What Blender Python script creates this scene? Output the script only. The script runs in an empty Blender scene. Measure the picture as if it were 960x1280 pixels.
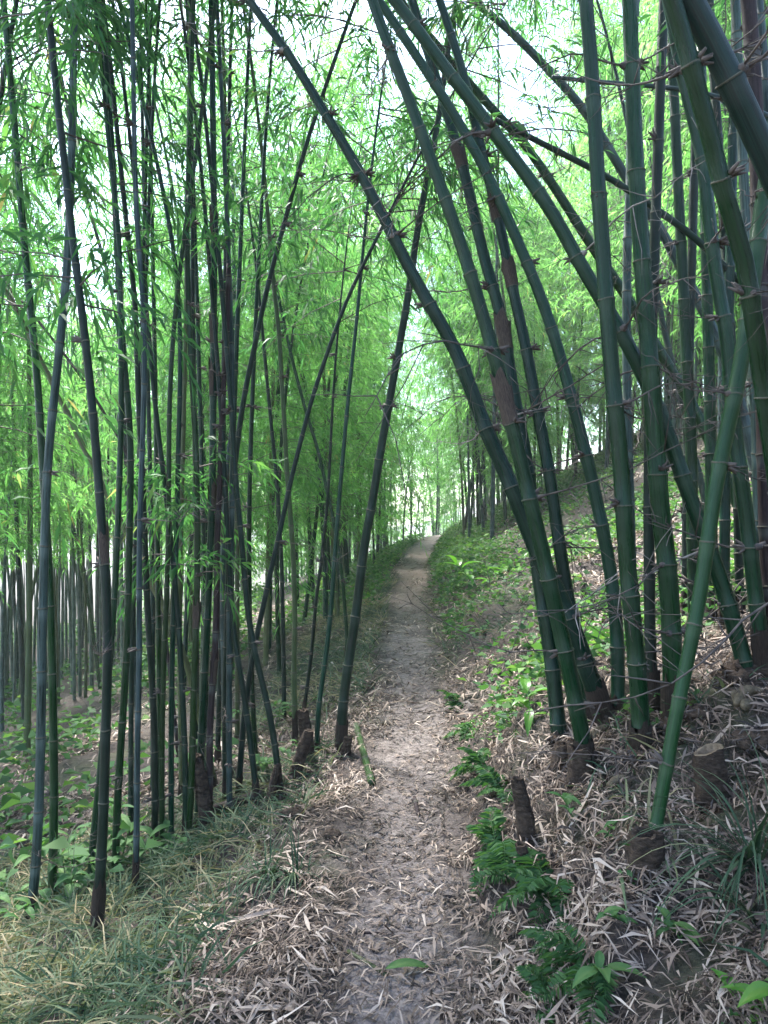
import bpy, math, random
import numpy as np
from mathutils import Vector, Matrix, Quaternion

random.seed(7)
RNG = np.random.default_rng(7)
SC = bpy.context.scene
COL = SC.collection

# ------------------------------------------------------------------ camera, sky, sun, exposure
CAMZ = 1.6
FPX = 924.0                                   # focal length in photo pixels (960 x 1280)
cam_d = bpy.data.cameras.new('camera')
cam_d.sensor_fit = 'VERTICAL'
cam_d.sensor_height = 36.0
cam_d.lens = 36.0 * FPX / 1280.0
cam_d.clip_start = 0.05
cam_d.clip_end = 3000
cam = bpy.data.objects.new('camera', cam_d)
cam.location = (0, 0, CAMZ)
cam.rotation_euler = (math.radians(90), 0, 0)
COL.objects.link(cam)
SC.camera = cam

SUN_EL, SUN_AZ = math.radians(58), math.radians(-32)      # azimuth measured from +Y towards +X
world = bpy.data.worlds.new('World')
SC.world = world
world.use_nodes = True
wn = world.node_tree
wn.nodes.clear()
sky = wn.nodes.new('ShaderNodeTexSky')
sky.sky_type = 'NISHITA'
sky.sun_disc = False
sky.sun_elevation = SUN_EL
sky.sun_rotation = SUN_AZ
sky.air_density = 1.0
sky.dust_density = 1.2
sky.ozone_density = 1.0
bg = wn.nodes.new('ShaderNodeBackground')
bg.inputs['Strength'].default_value = 0.09
wo = wn.nodes.new('ShaderNodeOutputWorld')
wn.links.new(sky.outputs[0], bg.inputs[0])
wn.links.new(bg.outputs[0], wo.inputs[0])

sun_d = bpy.data.lights.new('sun', 'SUN')
sun_d.energy = 3.6
sun_d.angle = math.radians(12)
sun_d.color = (1.0, 0.98, 0.95)
sun = bpy.data.objects.new('sun', sun_d)
sd = Vector((math.sin(SUN_AZ) * math.cos(SUN_EL), math.cos(SUN_AZ) * math.cos(SUN_EL), math.sin(SUN_EL)))
sun.rotation_euler = sd.to_track_quat('Z', 'Y').to_euler()
sun.location = sd * 60
COL.objects.link(sun)

SC.view_settings.view_transform = 'Standard'
SC.view_settings.look = 'None'
SC.view_settings.gamma = 1.0
SC.view_settings.exposure = 3.32
SC.render.engine = 'CYCLES'
SC.cycles.max_bounces = 7
SC.cycles.diffuse_bounces = 5
SC.cycles.glossy_bounces = 2
SC.cycles.transmission_bounces = 4
SC.cycles.volume_bounces = 1
SC.cycles.use_denoising = True
HAZE = 0.0014

# ------------------------------------------------------------------ material helpers
def new_mat(name):
    m = bpy.data.materials.new(name)
    m.use_nodes = True
    nt = m.node_tree
    nt.nodes.clear()
    return m, nt

def N(nt, t, **kw):
    n = nt.nodes.new(t)
    for k, v in kw.items():
        setattr(n, k, v)
    return n

def ramp(nt, stops, fac=None, interp='LINEAR'):
    r = N(nt, 'ShaderNodeValToRGB')
    r.color_ramp.interpolation = interp
    el = r.color_ramp.elements
    el[0].position, el[0].color = stops[0][0], (*stops[0][1], 1)
    el[1].position, el[1].color = stops[-1][0], (*stops[-1][1], 1)
    for p, c in stops[1:-1]:
        e = el.new(p)
        e.color = (*c, 1)
    if fac is not None:
        nt.links.new(fac, r.inputs[0])
    return r

def mixc(nt, fac, a, b, mode='MIX'):
    m = N(nt, 'ShaderNodeMix', data_type='RGBA', blend_type=mode)
    for sock, v in ((m.inputs[0], fac), (m.inputs[6], a), (m.inputs[7], b)):
        if isinstance(v, (int, float)):
            sock.default_value = v
        elif isinstance(v, tuple):
            sock.default_value = (*v, 1)
        else:
            nt.links.new(v, sock)
    return m.outputs[2]

def noise(nt, vec, scale, detail=3, rough=0.55):
    n = N(nt, 'ShaderNodeTexNoise')
    n.inputs['Scale'].default_value = scale
    n.inputs['Detail'].default_value = detail
    n.inputs['Roughness'].default_value = rough
    if vec is not None:
        nt.links.new(vec, n.inputs['Vector'])
    return n.outputs['Fac']

def scaled(nt, vec, s):
    m = N(nt, 'ShaderNodeVectorMath', operation='MULTIPLY')
    nt.links.new(vec, m.inputs[0])
    m.inputs[1].default_value = s
    return m.outputs[0]

def bump(nt, height, strength, dist):
    b = N(nt, 'ShaderNodeBump')
    b.inputs['Strength'].default_value = strength
    b.inputs['Distance'].default_value = dist
    nt.links.new(height, b.inputs['Height'])
    return b.outputs[0]

def out(nt, shader):
    o = N(nt, 'ShaderNodeOutputMaterial')
    nt.links.new(shader, o.inputs[0])

def culm_mat(name, dark, light, patch, patch_amt, rough=0.38, band=0.35, bandcol=(0.30, 0.36, 0.33)):
    """bamboo skin: lengthwise streaks, painted-in pale highlights, blotches, pale waxy band beside the nodes"""
    m, nt = new_mat(name)
    at = N(nt, 'ShaderNodeAttribute', attribute_name='cv')      # cos, sin, metres along
    nf = N(nt, 'ShaderNodeAttribute', attribute_name='nf')
    info = N(nt, 'ShaderNodeObjectInfo')
    off = N(nt, 'ShaderNodeVectorMath', operation='ADD')
    rs = N(nt, 'ShaderNodeVectorMath', operation='SCALE')
    rs.inputs[0].default_value = (31, 17, 47)
    nt.links.new(info.outputs['Random'], rs.inputs['Scale'])
    nt.links.new(at.outputs['Vector'], off.inputs[0])
    nt.links.new(rs.outputs[0], off.inputs[1])
    v = off.outputs[0]
    streak = noise(nt, scaled(nt, v, (4.0, 4.0, 0.8)), 2.0, 4)
    base = ramp(nt, [(0.30, dark), (0.72, light)], streak).outputs[0]
    blotch = noise(nt, scaled(nt, v, (1.0, 1.0, 3.0)), 1.6, 5, 0.65)
    bl = ramp(nt, [(0.5 - 0.02, (0, 0, 0)), (0.66, (1, 1, 1))], blotch).outputs[0]
    mul = N(nt, 'ShaderNodeMath', operation='MULTIPLY')
    nt.links.new(bl, mul.inputs[0]); mul.inputs[1].default_value = patch_amt
    c = mixc(nt, mul.outputs[0], base, patch)
    mott = noise(nt, scaled(nt, v, (1.0, 1.0, 5.0)), 7.0, 4, 0.7)
    mt = ramp(nt, [(0.58, (0, 0, 0)), (0.68, (0.55, 0.55, 0.55))], mott).outputs[0]
    c = mixc(nt, mt, c, patch)
    dk = ramp(nt, [(0.30, (0.35, 0.33, 0.30)), (0.42, (1, 1, 1))], mott).outputs[0]
    c = mixc(nt, 0.8, c, dk, 'MULTIPLY')
    shine_noise = noise(nt, scaled(nt, v, (14.0, 14.0, 0.35)), 1.6, 3, 0.6)  # thin pale highlights along the culm, painted into the skin colour
    shine = ramp(nt, [(0.60, (0, 0, 0)), (0.70, (0.5, 0.5, 0.5))], shine_noise).outputs[0]
    c = mixc(nt, shine, c, tuple(min(1.0, q * 2.2 + 0.012) for q in light))
    # band just below the node (nf -> 1)
    bnd = ramp(nt, [(0.0, (0.35, 0.35, 0.35)), (0.05, (0, 0, 0)), (0.80, (0, 0, 0)), (0.95, (1, 1, 1)), (1.0, (1, 1, 1))], nf.outputs['Fac']).outputs[0]
    bn2 = N(nt, 'ShaderNodeMath', operation='MULTIPLY')
    nt.links.new(bnd, bn2.inputs[0]); nt.links.new(noise(nt, v, 2.2, 2), bn2.inputs[1])
    bn3 = N(nt, 'ShaderNodeMath', operation='MULTIPLY')
    nt.links.new(bn2.outputs[0], bn3.inputs[0]); bn3.inputs[1].default_value = band * 2
    c = mixc(nt, bn3.outputs[0], c, bandcol)
    hv = N(nt, 'ShaderNodeHueSaturation')
    mr = N(nt, 'ShaderNodeMapRange')
    nt.links.new(info.outputs['Random'], mr.inputs[0])
    mr.inputs[3].default_value = 0.75; mr.inputs[4].default_value = 1.3
    nt.links.new(mr.outputs[0], hv.inputs['Value'])
    mh = N(nt, 'ShaderNodeMapRange')
    fr = N(nt, 'ShaderNodeMath', operation='FRACT')
    m7 = N(nt, 'ShaderNodeMath', operation='MULTIPLY')
    nt.links.new(info.outputs['Random'], m7.inputs[0]); m7.inputs[1].default_value = 7.3
    nt.links.new(m7.outputs[0], fr.inputs[0]); nt.links.new(fr.outputs[0], mh.inputs[0])
    mh.inputs[3].default_value = 0.455; mh.inputs[4].default_value = 0.525
    nt.links.new(mh.outputs[0], hv.inputs['Hue'])
    nt.links.new(c, hv.inputs['Color'])
    p = N(nt, 'ShaderNodeBsdfPrincipled')
    nt.links.new(hv.outputs[0], p.inputs['Base Color'])
    p.inputs['Specular IOR Level'].default_value = 0.20
    rr = ramp(nt, [(0.3, (rough - 0.1,) * 3), (0.7, (rough + 0.18,) * 3)], blotch).outputs[0]
    nt.links.new(rr, p.inputs['Roughness'])
    fine = noise(nt, scaled(nt, v, (9.0, 9.0, 2.0)), 3.0, 4)
    nt.links.new(bump(nt, fine, 0.35, 0.004), p.inputs['Normal'])
    out(nt, p.outputs[0])
    return m

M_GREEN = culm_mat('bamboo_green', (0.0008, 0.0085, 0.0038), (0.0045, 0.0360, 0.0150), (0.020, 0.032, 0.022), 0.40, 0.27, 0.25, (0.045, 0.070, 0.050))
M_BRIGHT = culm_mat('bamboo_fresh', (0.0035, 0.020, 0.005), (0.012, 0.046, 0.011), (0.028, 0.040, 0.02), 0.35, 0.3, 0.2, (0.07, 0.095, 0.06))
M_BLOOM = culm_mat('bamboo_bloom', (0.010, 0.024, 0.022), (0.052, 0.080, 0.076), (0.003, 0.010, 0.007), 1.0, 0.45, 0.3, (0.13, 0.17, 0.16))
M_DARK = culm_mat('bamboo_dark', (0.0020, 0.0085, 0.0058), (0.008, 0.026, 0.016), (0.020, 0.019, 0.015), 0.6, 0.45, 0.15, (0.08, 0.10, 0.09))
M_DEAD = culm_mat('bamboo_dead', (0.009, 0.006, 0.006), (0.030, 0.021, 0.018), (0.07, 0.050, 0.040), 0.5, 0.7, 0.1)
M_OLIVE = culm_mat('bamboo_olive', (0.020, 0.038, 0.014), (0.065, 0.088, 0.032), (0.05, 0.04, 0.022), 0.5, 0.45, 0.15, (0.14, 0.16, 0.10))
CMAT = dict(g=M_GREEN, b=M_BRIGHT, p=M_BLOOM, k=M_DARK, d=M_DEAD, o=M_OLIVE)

def simple_mat(name, a, b, scale=12, rough=0.8, bmp=0.3, dist=0.01, stretch=(1, 1, 1)):
    m, nt = new_mat(name)
    tc = N(nt, 'ShaderNodeTexCoord')
    v = scaled(nt, tc.outputs['Object'], stretch)
    f = noise(nt, v, scale, 5, 0.65)
    c = ramp(nt, [(0.3, a), (0.7, b)], f).outputs[0]
    p = N(nt, 'ShaderNodeBsdfPrincipled')
    nt.links.new(c, p.inputs['Base Color'])
    p.inputs['Roughness'].default_value = rough
    p.inputs['Specular IOR Level'].default_value = 0.2
    nt.links.new(bump(nt, f, bmp, dist), p.inputs['Normal'])
    out(nt, p.outputs[0])
    return m

M_NODE = simple_mat('node_ring', (0.025, 0.030, 0.022), (0.13, 0.115, 0.08), 40, 0.7)
M_SHEATH = simple_mat('sheath_brown', (0.014, 0.010, 0.008), (0.10, 0.074, 0.057), 14, 0.8, 0.5, 0.006, (1, 1, 0.3))
M_TWIG = simple_mat('twig_bark', (0.025, 0.022, 0.022), (0.12, 0.095, 0.08), 20, 0.75)
M_TWIGPALE = simple_mat('twig_pale', (0.12, 0.10, 0.09), (0.32, 0.28, 0.25), 20, 0.75)
M_STEMFAR = simple_mat('far_stem', (0.02, 0.042, 0.03), (0.10, 0.125, 0.10), 6, 0.5, 0.1, 0.002)
M_FOOT = simple_mat('foot_sheath', (0.008, 0.006, 0.005), (0.085, 0.060, 0.043), 22, 0.92, 1.0, 0.02, (1, 1, 0.3))
M_STUMP = simple_mat('stump_bark', (0.007, 0.005, 0.004), (0.075, 0.052, 0.036), 24, 0.92, 1.0, 0.02, (1, 1, 2.2))
M_CUT = simple_mat('cut_wood', (0.06, 0.042, 0.027), (0.20, 0.15, 0.10), 30, 0.8)
M_RHIZ = simple_mat('rhizome_skin', (0.035, 0.026, 0.017), (0.17, 0.135, 0.085), 26, 0.85, 0.9, 0.014)

def leaf_mat(name, stops, trans, tfac=0.45, rough=0.45, spec=0.3):
    """thin leaf: per-leaf random hue from attribute 'lv', diffuse + translucent + soft gloss"""
    m, nt = new_mat(name)
    at = N(nt, 'ShaderNodeAttribute', attribute_name='lv')
    info = N(nt, 'ShaderNodeObjectInfo')
    ad = N(nt, 'ShaderNodeMath', operation='MULTIPLY_ADD')
    nt.links.new(info.outputs['Random'], ad.inputs[0])
    ad.inputs[1].default_value = 0.30
    nt.links.new(at.outputs['Fac'], ad.inputs[2])
    sb = N(nt, 'ShaderNodeMath', operation='SUBTRACT')
    nt.links.new(ad.outputs[0], sb.inputs[0]); sb.inputs[1].default_value = 0.15
    c = ramp(nt, stops, sb.outputs[0]).outputs[0]
    p = N(nt, 'ShaderNodeBsdfPrincipled')
    nt.links.new(c, p.inputs['Base Color'])
    p.inputs['Roughness'].default_value = rough
    p.inputs['Specular IOR Level'].default_value = spec
    t = N(nt, 'ShaderNodeBsdfTranslucent')
    tcx = mixc(nt, 1.0, c, trans, 'MULTIPLY')
    nt.links.new(tcx, t.inputs[0])
    mx = N(nt, 'ShaderNodeMixShader')
    mx.inputs[0].default_value = tfac
    nt.links.new(p.outputs[0], mx.inputs[1]); nt.links.new(t.outputs[0], mx.inputs[2])
    out(nt, mx.outputs[0])
    return m

M_LEAF = leaf_mat('bamboo_leaf', [(0.0, (0.043, 0.110, 0.034)), (0.5, (0.092, 0.190, 0.054)), (0.85, (0.150, 0.265, 0.085)), (0.94, (0.24, 0.30, 0.10)), (1.0, (0.26, 0.18, 0.08))], (1.7, 2.1, 1.5), 0.60, 0.55, 0.15)
M_LEAFD = leaf_mat('bamboo_leaf_old', [(0.0, (0.022, 0.070, 0.028)), (0.6, (0.050, 0.130, 0.040)), (0.92, (0.10, 0.19, 0.05)), (1.0, (0.2, 0.16, 0.07))], (1.5, 1.8, 1.2), 0.45, 0.55, 0.15)
M_LITTER = leaf_mat('dry_leaf', [(0.0, (0.020, 0.014, 0.011)), (0.3, (0.085, 0.060, 0.046)), (0.55, (0.19, 0.140, 0.108)), (0.8, (0.30, 0.235, 0.185)), (1.0, (0.44, 0.36, 0.29))], (1, 0.9, 0.8), 0.12, 0.6, 0.25)
M_GRASS = leaf_mat('slope_grass', [(0.0, (0.020, 0.045, 0.022)), (0.35, (0.055, 0.095, 0.052)), (0.62, (0.13, 0.145, 0.075)), (1.0, (0.30, 0.235, 0.14))], (1.1, 1.2, 0.8), 0.25, 0.6, 0.15)
M_PLANT = leaf_mat('herb_leaf', [(0.0, (0.022, 0.060, 0.026)), (0.6, (0.055, 0.125, 0.042)), (1.0, (0.13, 0.20, 0.06))], (1.4, 1.6, 0.7), 0.35, 0.6, 0.12)
M_FRESHLEAF = leaf_mat('sapling_leaf', [(0.0, (0.04, 0.13, 0.022)), (0.6, (0.085, 0.22, 0.035)), (1.0, (0.20, 0.29, 0.05))], (1.4, 1.6, 0.6), 0.45, 0.35)

# ground and trail share one earth; the trod attribute says how bare the feet have worn it
def earth_mat(name):
    m, nt = new_mat(name)
    tc = N(nt, 'ShaderNodeTexCoord')
    v = tc.outputs['Object']
    big = noise(nt, v, 1.1, 4)
    fine = noise(nt, v, 26, 6, 0.72)
    crumb = noise(nt, v, 75, 3, 0.6)
    soil = ramp(nt, [(0.3, (0.018, 0.014, 0.012)), (0.55, (0.052, 0.040, 0.034)), (0.75, (0.12, 0.095, 0.078))], fine).outputs[0]
    green = ramp(nt, [(0.35, (0.03, 0.05, 0.018)), (0.7, (0.10, 0.135, 0.045))], fine).outputs[0]
    gm = ramp(nt, [(0.48, (0, 0, 0)), (0.66, (0.35, 0.35, 0.35))], big).outputs[0]
    rough_ground = mixc(nt, gm, soil, green)
    mid = noise(nt, v, 2.6, 4, 0.6)
    mud = ramp(nt, [(0.25, (0.095, 0.077, 0.069)), (0.5, (0.175, 0.146, 0.132)), (0.75, (0.270, 0.228, 0.205))], mid).outputs[0]
    sp = ramp(nt, [(0.38, (0.32, 0.30, 0.30)), (0.54, (1, 1, 1))], fine).outputs[0]
    mud = mixc(nt, 0.85, mud, sp, 'MULTIPLY')
    sp2 = ramp(nt, [(0.36, (0.45, 0.42, 0.40)), (0.48, (1, 1, 1))], crumb).outputs[0]
    mud = mixc(nt, 0.7, mud, sp2, 'MULTIPLY')
    sx = N(nt, 'ShaderNodeSeparateXYZ'); nt.links.new(v, sx.inputs[0])
    mr = N(nt, 'ShaderNodeMapRange'); nt.links.new(sx.outputs['Y'], mr.inputs[0])
    mr.inputs[1].default_value = 0; mr.inputs[2].default_value = 30
    rd = ramp(nt, [(0.0, (0, 0, 0)), (0.35, (0, 0, 0)), (0.5, (0.4, 0.4, 0.4)), (0.8, (0.3, 0.3, 0.3)), (1, (0.05, 0.05, 0.05))], mr.outputs[0])
    mud = mixc(nt, rd.outputs[0], mud, (0.27, 0.17, 0.135))          # redder earth where the trail climbs
    tr = N(nt, 'ShaderNodeAttribute', attribute_name='trod')
    c = mixc(nt, tr.outputs['Fac'], rough_ground, mud)
    p = N(nt, 'ShaderNodeBsdfPrincipled')
    nt.links.new(c, p.inputs['Base Color'])
    p.inputs['Roughness'].default_value = 0.85
    p.inputs['Specular IOR Level'].default_value = 0.2
    ad = N(nt, 'ShaderNodeMath', operation='MULTIPLY_ADD')
    nt.links.new(crumb, ad.inputs[0]); ad.inputs[1].default_value = 0.4; nt.links.new(fine, ad.inputs[2])
    nt.links.new(bump(nt, ad.outputs[0], 0.9, 0.03), p.inputs['Normal'])
    out(nt, p.outputs[0])
    return m
M_SOIL = earth_mat('forest_soil')
M_PATH = earth_mat('trodden_mud')

# ------------------------------------------------------------------ mesh / object helpers
def mesh_np(name, V, F, mats=(), attrs=None, matidx=None, smooth=False):
    """V (n,3); F list of (array of faces (k,m))"""
    me = bpy.data.meshes.new(name)
    V = np.asarray(V, dtype=np.float32)
    me.vertices.add(len(V))
    me.vertices.foreach_set('co', V.ravel())
    if not isinstance(F, (list, tuple)):
        F = [F]
    F = [np.asarray(f, dtype=np.int32) for f in F if len(f)]
    loops = np.concatenate([f.ravel() for f in F])
    tot = np.concatenate([np.full(len(f), f.shape[1], dtype=np.int32) for f in F])
    start = np.concatenate([[0], np.cumsum(tot)[:-1]]).astype(np.int32)
    me.loops.add(len(loops))
    me.loops.foreach_set('vertex_index', loops)
    me.polygons.add(len(tot))
    me.polygons.foreach_set('loop_start', start)
    me.polygons.foreach_set('loop_total', tot)
    if matidx is not None:
        me.polygons.foreach_set('material_index', np.asarray(matidx, dtype=np.int32))
    if smooth:
        me.polygons.foreach_set('use_smooth', np.ones(len(tot), dtype=bool))
    for k, (typ, arr) in (attrs or {}).items():
        a = me.attributes.new(k, typ, 'POINT')
        a.data.foreach_set('vector' if typ == 'FLOAT_VECTOR' else 'value', np.asarray(arr, dtype=np.float32).ravel())
    for mm in mats:
        me.materials.append(mm)
    me.update(calc_edges=True)
    return me

def link(name, data, parent=None, mat=None, kind=None, label=None, cat=None, group=None):
    o = bpy.data.objects.new(name, data)
    COL.objects.link(o)
    if parent is not None:
        o.parent = parent
    if kind: o['kind'] = kind
    if label: o['label'] = label
    if cat: o['category'] = cat
    if group: o['group'] = group
    return o

def thing(name, loc, label, cat, group=None):
    o = link(name, None, label=label, cat=cat, group=group)
    o.location = loc
    return o

def norm(a):
    return a / np.maximum(np.linalg.norm(a, axis=-1, keepdims=True), 1e-9)

def tube(P, R, sides=10, cap=True, ref=None):
    """ring tube along points P with radii R -> verts, quads, ring index, angle"""
    P = np.asarray(P, float); R = np.asarray(R, float)
    n = len(P)
    T = np.gradient(P, axis=0); T = norm(T)
    up = np.array([0.0, 1.0, 0.0]) if ref is None else np.asarray(ref, float)
    A = norm(np.cross(T, up)); B = np.cross(T, A)
    ang = np.linspace(0, 2 * np.pi, sides, endpoint=False)
    ca, sa = np.cos(ang), np.sin(ang)
    V = P[:, None, :] + R[:, None, None] * (ca[None, :, None] * A[:, None, :] + sa[None, :, None] * B[:, None, :])
    V = V.reshape(-1, 3)
    i = np.arange(n - 1)[:, None] * sides; j = np.arange(sides)[None, :]; j2 = (j + 1) % sides
    Q = np.stack([i + j, i + j2, i + sides + j2, i + sides + j], -1).reshape(-1, 4)
    if cap:
        V = np.vstack([V, P[0], P[-1]])
        c0, c1 = n * sides, n * sides + 1
        jj = np.arange(sides); j2 = (jj + 1) % sides
        t0 = np.stack([np.full(sides, c0), j2, jj, j2], -1)[:, :3]
        t1 = np.stack([np.full(sides, c1), (n - 1) * sides + jj, (n - 1) * sides + j2], -1)
        return V, Q, np.vstack([t0, t1]), ca, sa
    return V, Q, np.zeros((0, 3), int), ca, sa

class Acc:
    """collects quads / tris into one mesh"""
    def __init__(s): s.V = []; s.Q = []; s.T = []; s.n = 0; s.A = []
    def add(s, V, Q=None, T=None, lv=0.5):
        if Q is not None and len(Q): s.Q.append(np.asarray(Q) + s.n)
        if T is not None and len(T): s.T.append(np.asarray(T) + s.n)
        s.V.append(V); s.A.append(np.full(len(V), lv) if np.isscalar(lv) else lv); s.n += len(V)
    def tube(s, P, R, sides=6, cap=True, lv=0.5):
        V, Q, T, _, _ = tube(P, R, sides, cap); s.add(V, Q, T, lv)
    def mesh(s, name, mats, smooth=True):
        F = []
        if s.Q: F.append(np.vstack(s.Q))
        if s.T: F.append(np.vstack(s.T))
        return mesh_np(name, np.vstack(s.V), F, mats, {'lv': ('FLOAT', np.concatenate(s.A))}, smooth=smooth)

# ------------------------------------------------------------------ terrain
_T = np.random.default_rng(3).random((256, 256))
def vn(x, y):
    x = np.asarray(x, float); y = np.asarray(y, float)
    xi = np.floor(x).astype(int); yi = np.floor(y).astype(int)
    fx = x - xi; fy = y - yi
    fx = fx * fx * (3 - 2 * fx); fy = fy * fy * (3 - 2 * fy)
    g = lambda a, b: _T[a % 256, b % 256]
    return (g(xi, yi) * (1 - fx) + g(xi + 1, yi) * fx) * (1 - fy) + (g(xi, yi + 1) * (1 - fx) + g(xi + 1, yi + 1) * fx) * fy - 0.5

PY = [-20, 0, 2.3, 4, 6, 12, 18, 25, 33, 45, 60, 90]
PX = [-0.3, -0.03, 0.03, 0.15, 0.24, 0.40, 0.74, 1.40, 2.40, 6.0, 13, 30]
def xc(y): return np.interp(y, PY, PX) + 0.035 * np.sin(np.asarray(y) * 1.3) + 0.05 * vn(np.asarray(y) * 0.45, 3.3)
def half(y): return 0.235 + 0.07 * vn(np.asarray(y) * 1.1, 7.3) + np.interp(y, [3, 6, 12, 30], [0, 0.03, 0.07, 0.14])
UU = [-400, -60, -26, -9, -2.6, -1.1, -0.62, -0.34, 0, 0.32, 0.48, 0.86, 1.6, 3.0, 6.0, 14, 30, 400]
HH = [-12, -8.5, -5.2, -2.75, -0.86, -0.28, -0.07, 0.0, -0.015, 0.02, 0.11, 0.42, 0.80, 1.55, 3.15, 7.2, 13.0, 15]
def pz(y): return np.interp(y, [0, 9, 16, 28, 34, 45, 70, 120], [0, 0.03, 0.16, 0.50, 0.52, 0.1, -1.0, -2.0])
def h(x, y, path_cut=False):
    x = np.asarray(x, float); y = np.asarray(y, float)
    u = x - xc(y)
    z = np.interp(u, UU, HH)
    w = np.clip((np.abs(u) - 0.25) / 0.5, 0, 1)
    z = z + pz(y) * np.clip(1 - (np.abs(u) - 8) / 60, 0, 1)
    z = z + w * (0.16 * vn(x * 0.9, y * 0.9) + 0.13 * vn(x * 2.7 + 9, y * 2.7) + 0.07 * vn(x * 6, y * 6 + 3) + 0.035 * vn(x * 15, y * 15))
    bank = np.clip((u - 0.28) / 0.15, 0, 1) * np.clip((2.2 - u) / 0.8, 0, 1) * (y < 12)
    z = z + bank * (0.11 * vn(x * 4.3 + 2, y * 4.3) + 0.05 * vn(x * 10.7, y * 10.7 + 6))
    z = z + (1 - w) * (0.02 * vn(x * 3.1, y * 3.1) + 0.012 * vn(x * 9, y * 9))
    far = np.clip(np.abs(u) / 10 - 1, 0, 3)
    z = z + far * 0.8 * vn(x * 0.12, y * 0.12)
    if path_cut:
        z = z - 0.03 * np.clip((half(y) - 0.02 - np.abs(u)) / 0.06, 0, 1) * (y < 62)
    return z

def hit(px, py, dmax=120):
    """photo pixel -> where that line of sight meets the ground"""
    dx, dz = (px - 480) / FPX, (640 - py) / FPX
    d = 0.9; step = 0.02
    while d < dmax:
        if CAMZ + dz * d <= float(h(dx * d, d)):
            return Vector((dx * d, d, float(h(dx * d, d))))
        d += step * (1 + d * 0.25)
    return Vector((dx * 20, 20, float(h(dx * 20, 20))))

def at(px, py, d):
    return np.array([(px - 480) / FPX * d, d, CAMZ + (640 - py) / FPX * d])

def axis(lo, hi, d0, d1, step, growth):
    c = list(np.arange(d0, d1, step))
    s = step; a = c[-1]
    while a < hi:
        s *= growth; a += s; c.append(min(a, hi))
    s = step; b = c[0]; L = []
    while b > lo:
        s *= growth; b -= s; L.append(max(b, lo))
    return np.array(L[::-1] + c)

gx = axis(-400, 400, -3.2, 3.2, 0.035, 1.09)
gy = axis(-40, 400, 1.0, 7.5, 0.04, 1.06)
GX, GY = np.meshgrid(gx, gy)
GZ = h(GX, GY, True)
nx, ny = len(gx), len(gy)
ii = np.arange(ny - 1)[:, None] * nx + np.arange(nx - 1)[None, :]
Q = np.stack([ii, ii + 1, ii + nx + 1, ii + nx], -1).reshape(-1, 4)
def trod(x, y):
    u = np.abs(x - xc(y)); w = half(y)
    return np.clip(1.0 - (u - w * 0.62 + 0.16 * vn(x * 6, y * 6) + 0.10 * vn(x * 15, y * 15)) / (w * 0.75), 0, 1)
ground = link('ground', mesh_np('ground', np.stack([GX, GY, GZ], -1).reshape(-1, 3), Q, [M_SOIL], {'trod': ('FLOAT', trod(GX, GY))}, smooth=True), kind='structure')

py_ = np.concatenate([np.arange(-3, 9, 0.04), np.arange(9, 20, 0.12), np.arange(20, 60, 0.4)])
sv = np.linspace(-1, 1, 19)
PYY, SV = np.meshgrid(py_, sv, indexing='ij')
hw = half(PYY) + 0.05 * vn(PYY * 5, SV * 0 + np.sign(SV) * 40) * np.abs(SV)
PXX = xc(PYY) + SV * hw
PZZ = h(PXX, PYY) + 0.004 - 0.03 * np.clip((np.abs(SV) - 0.86) / 0.14, 0, 1)
m_, k_ = PYY.shape
ii = np.arange(m_ - 1)[:, None] * k_ + np.arange(k_ - 1)[None, :]
Q = np.stack([ii, ii + 1, ii + k_ + 1, ii + k_], -1).reshape(-1, 4)
link('path', mesh_np('path', np.stack([PXX, PYY, PZZ], -1).reshape(-1, 3), Q, [M_PATH], {'trod': ('FLOAT', trod(PXX, PYY))}, smooth=True), kind='structure')

# ------------------------------------------------------------------ leaves
def leaves(P, D, L, W, lv, droop=0.25, rng=RNG):
    """kite leaves: base P, direction D, length L, width W"""
    n = len(P)
    D = norm(D)
    r = rng.normal(size=(n, 3)); r[:, 2] += 0.9
    S = norm(np.cross(D, r))
    Nn = np.cross(S, D)
    mid = P + D * (L * 0.38)[:, None]
    fold = Nn * (W * 0.25)[:, None]
    a = mid + S * (W * 0.5)[:, None] + fold
    b = mid - S * (W * 0.5)[:, None] + fold
    tip = P + D * L[:, None]; tip[:, 2] -= L * droop
    V = np.stack([P, a, tip, b], 1).reshape(-1, 3)
    Qd = np.arange(n * 4).reshape(n, 4)
    return V, Qd, np.repeat(lv, 4)

def spray_leaves(B, D, L, nl, leaf_len, rng):
    """twigs: base B, direction D, length L each carrying nl hanging leaves"""
    n = len(B)
    s = np.tile(np.linspace(0.15, 1.0, nl), n) + rng.normal(0, 0.04, n * nl)
    b = np.repeat(B, nl, 0); d = np.repeat(norm(D), nl, 0); l = np.repeat(L, nl)
    p = b + d * (s * l)[:, None]; p[:, 2] -= 0.35 * l * s ** 2
    side = norm(np.cross(d, np.array([0, 0, 1.0]) + rng.normal(0, 0.3, d.shape)))
    sg = np.where(np.arange(n * nl) % 2 == 0, 1.0, -1.0)
    dirs = d * 0.75 + side * (sg * rng.uniform(0.2, 0.8, n * nl))[:, None] + rng.normal(0, 0.22, d.shape)
    dirs[:, 2] -= rng.uniform(0.2, 0.9, n * nl)
    ll = leaf_len * rng.uniform(0.65, 1.3, n * nl)
    lv = np.clip(np.repeat(rng.normal(0.45, 0.15, n), nl) + rng.normal(0, 0.12, n * nl), 0.02, 0.98)
    return leaves(p, dirs, ll, ll * rng.uniform(0.11, 0.17, n * nl), lv, 0.22, rng)

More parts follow.
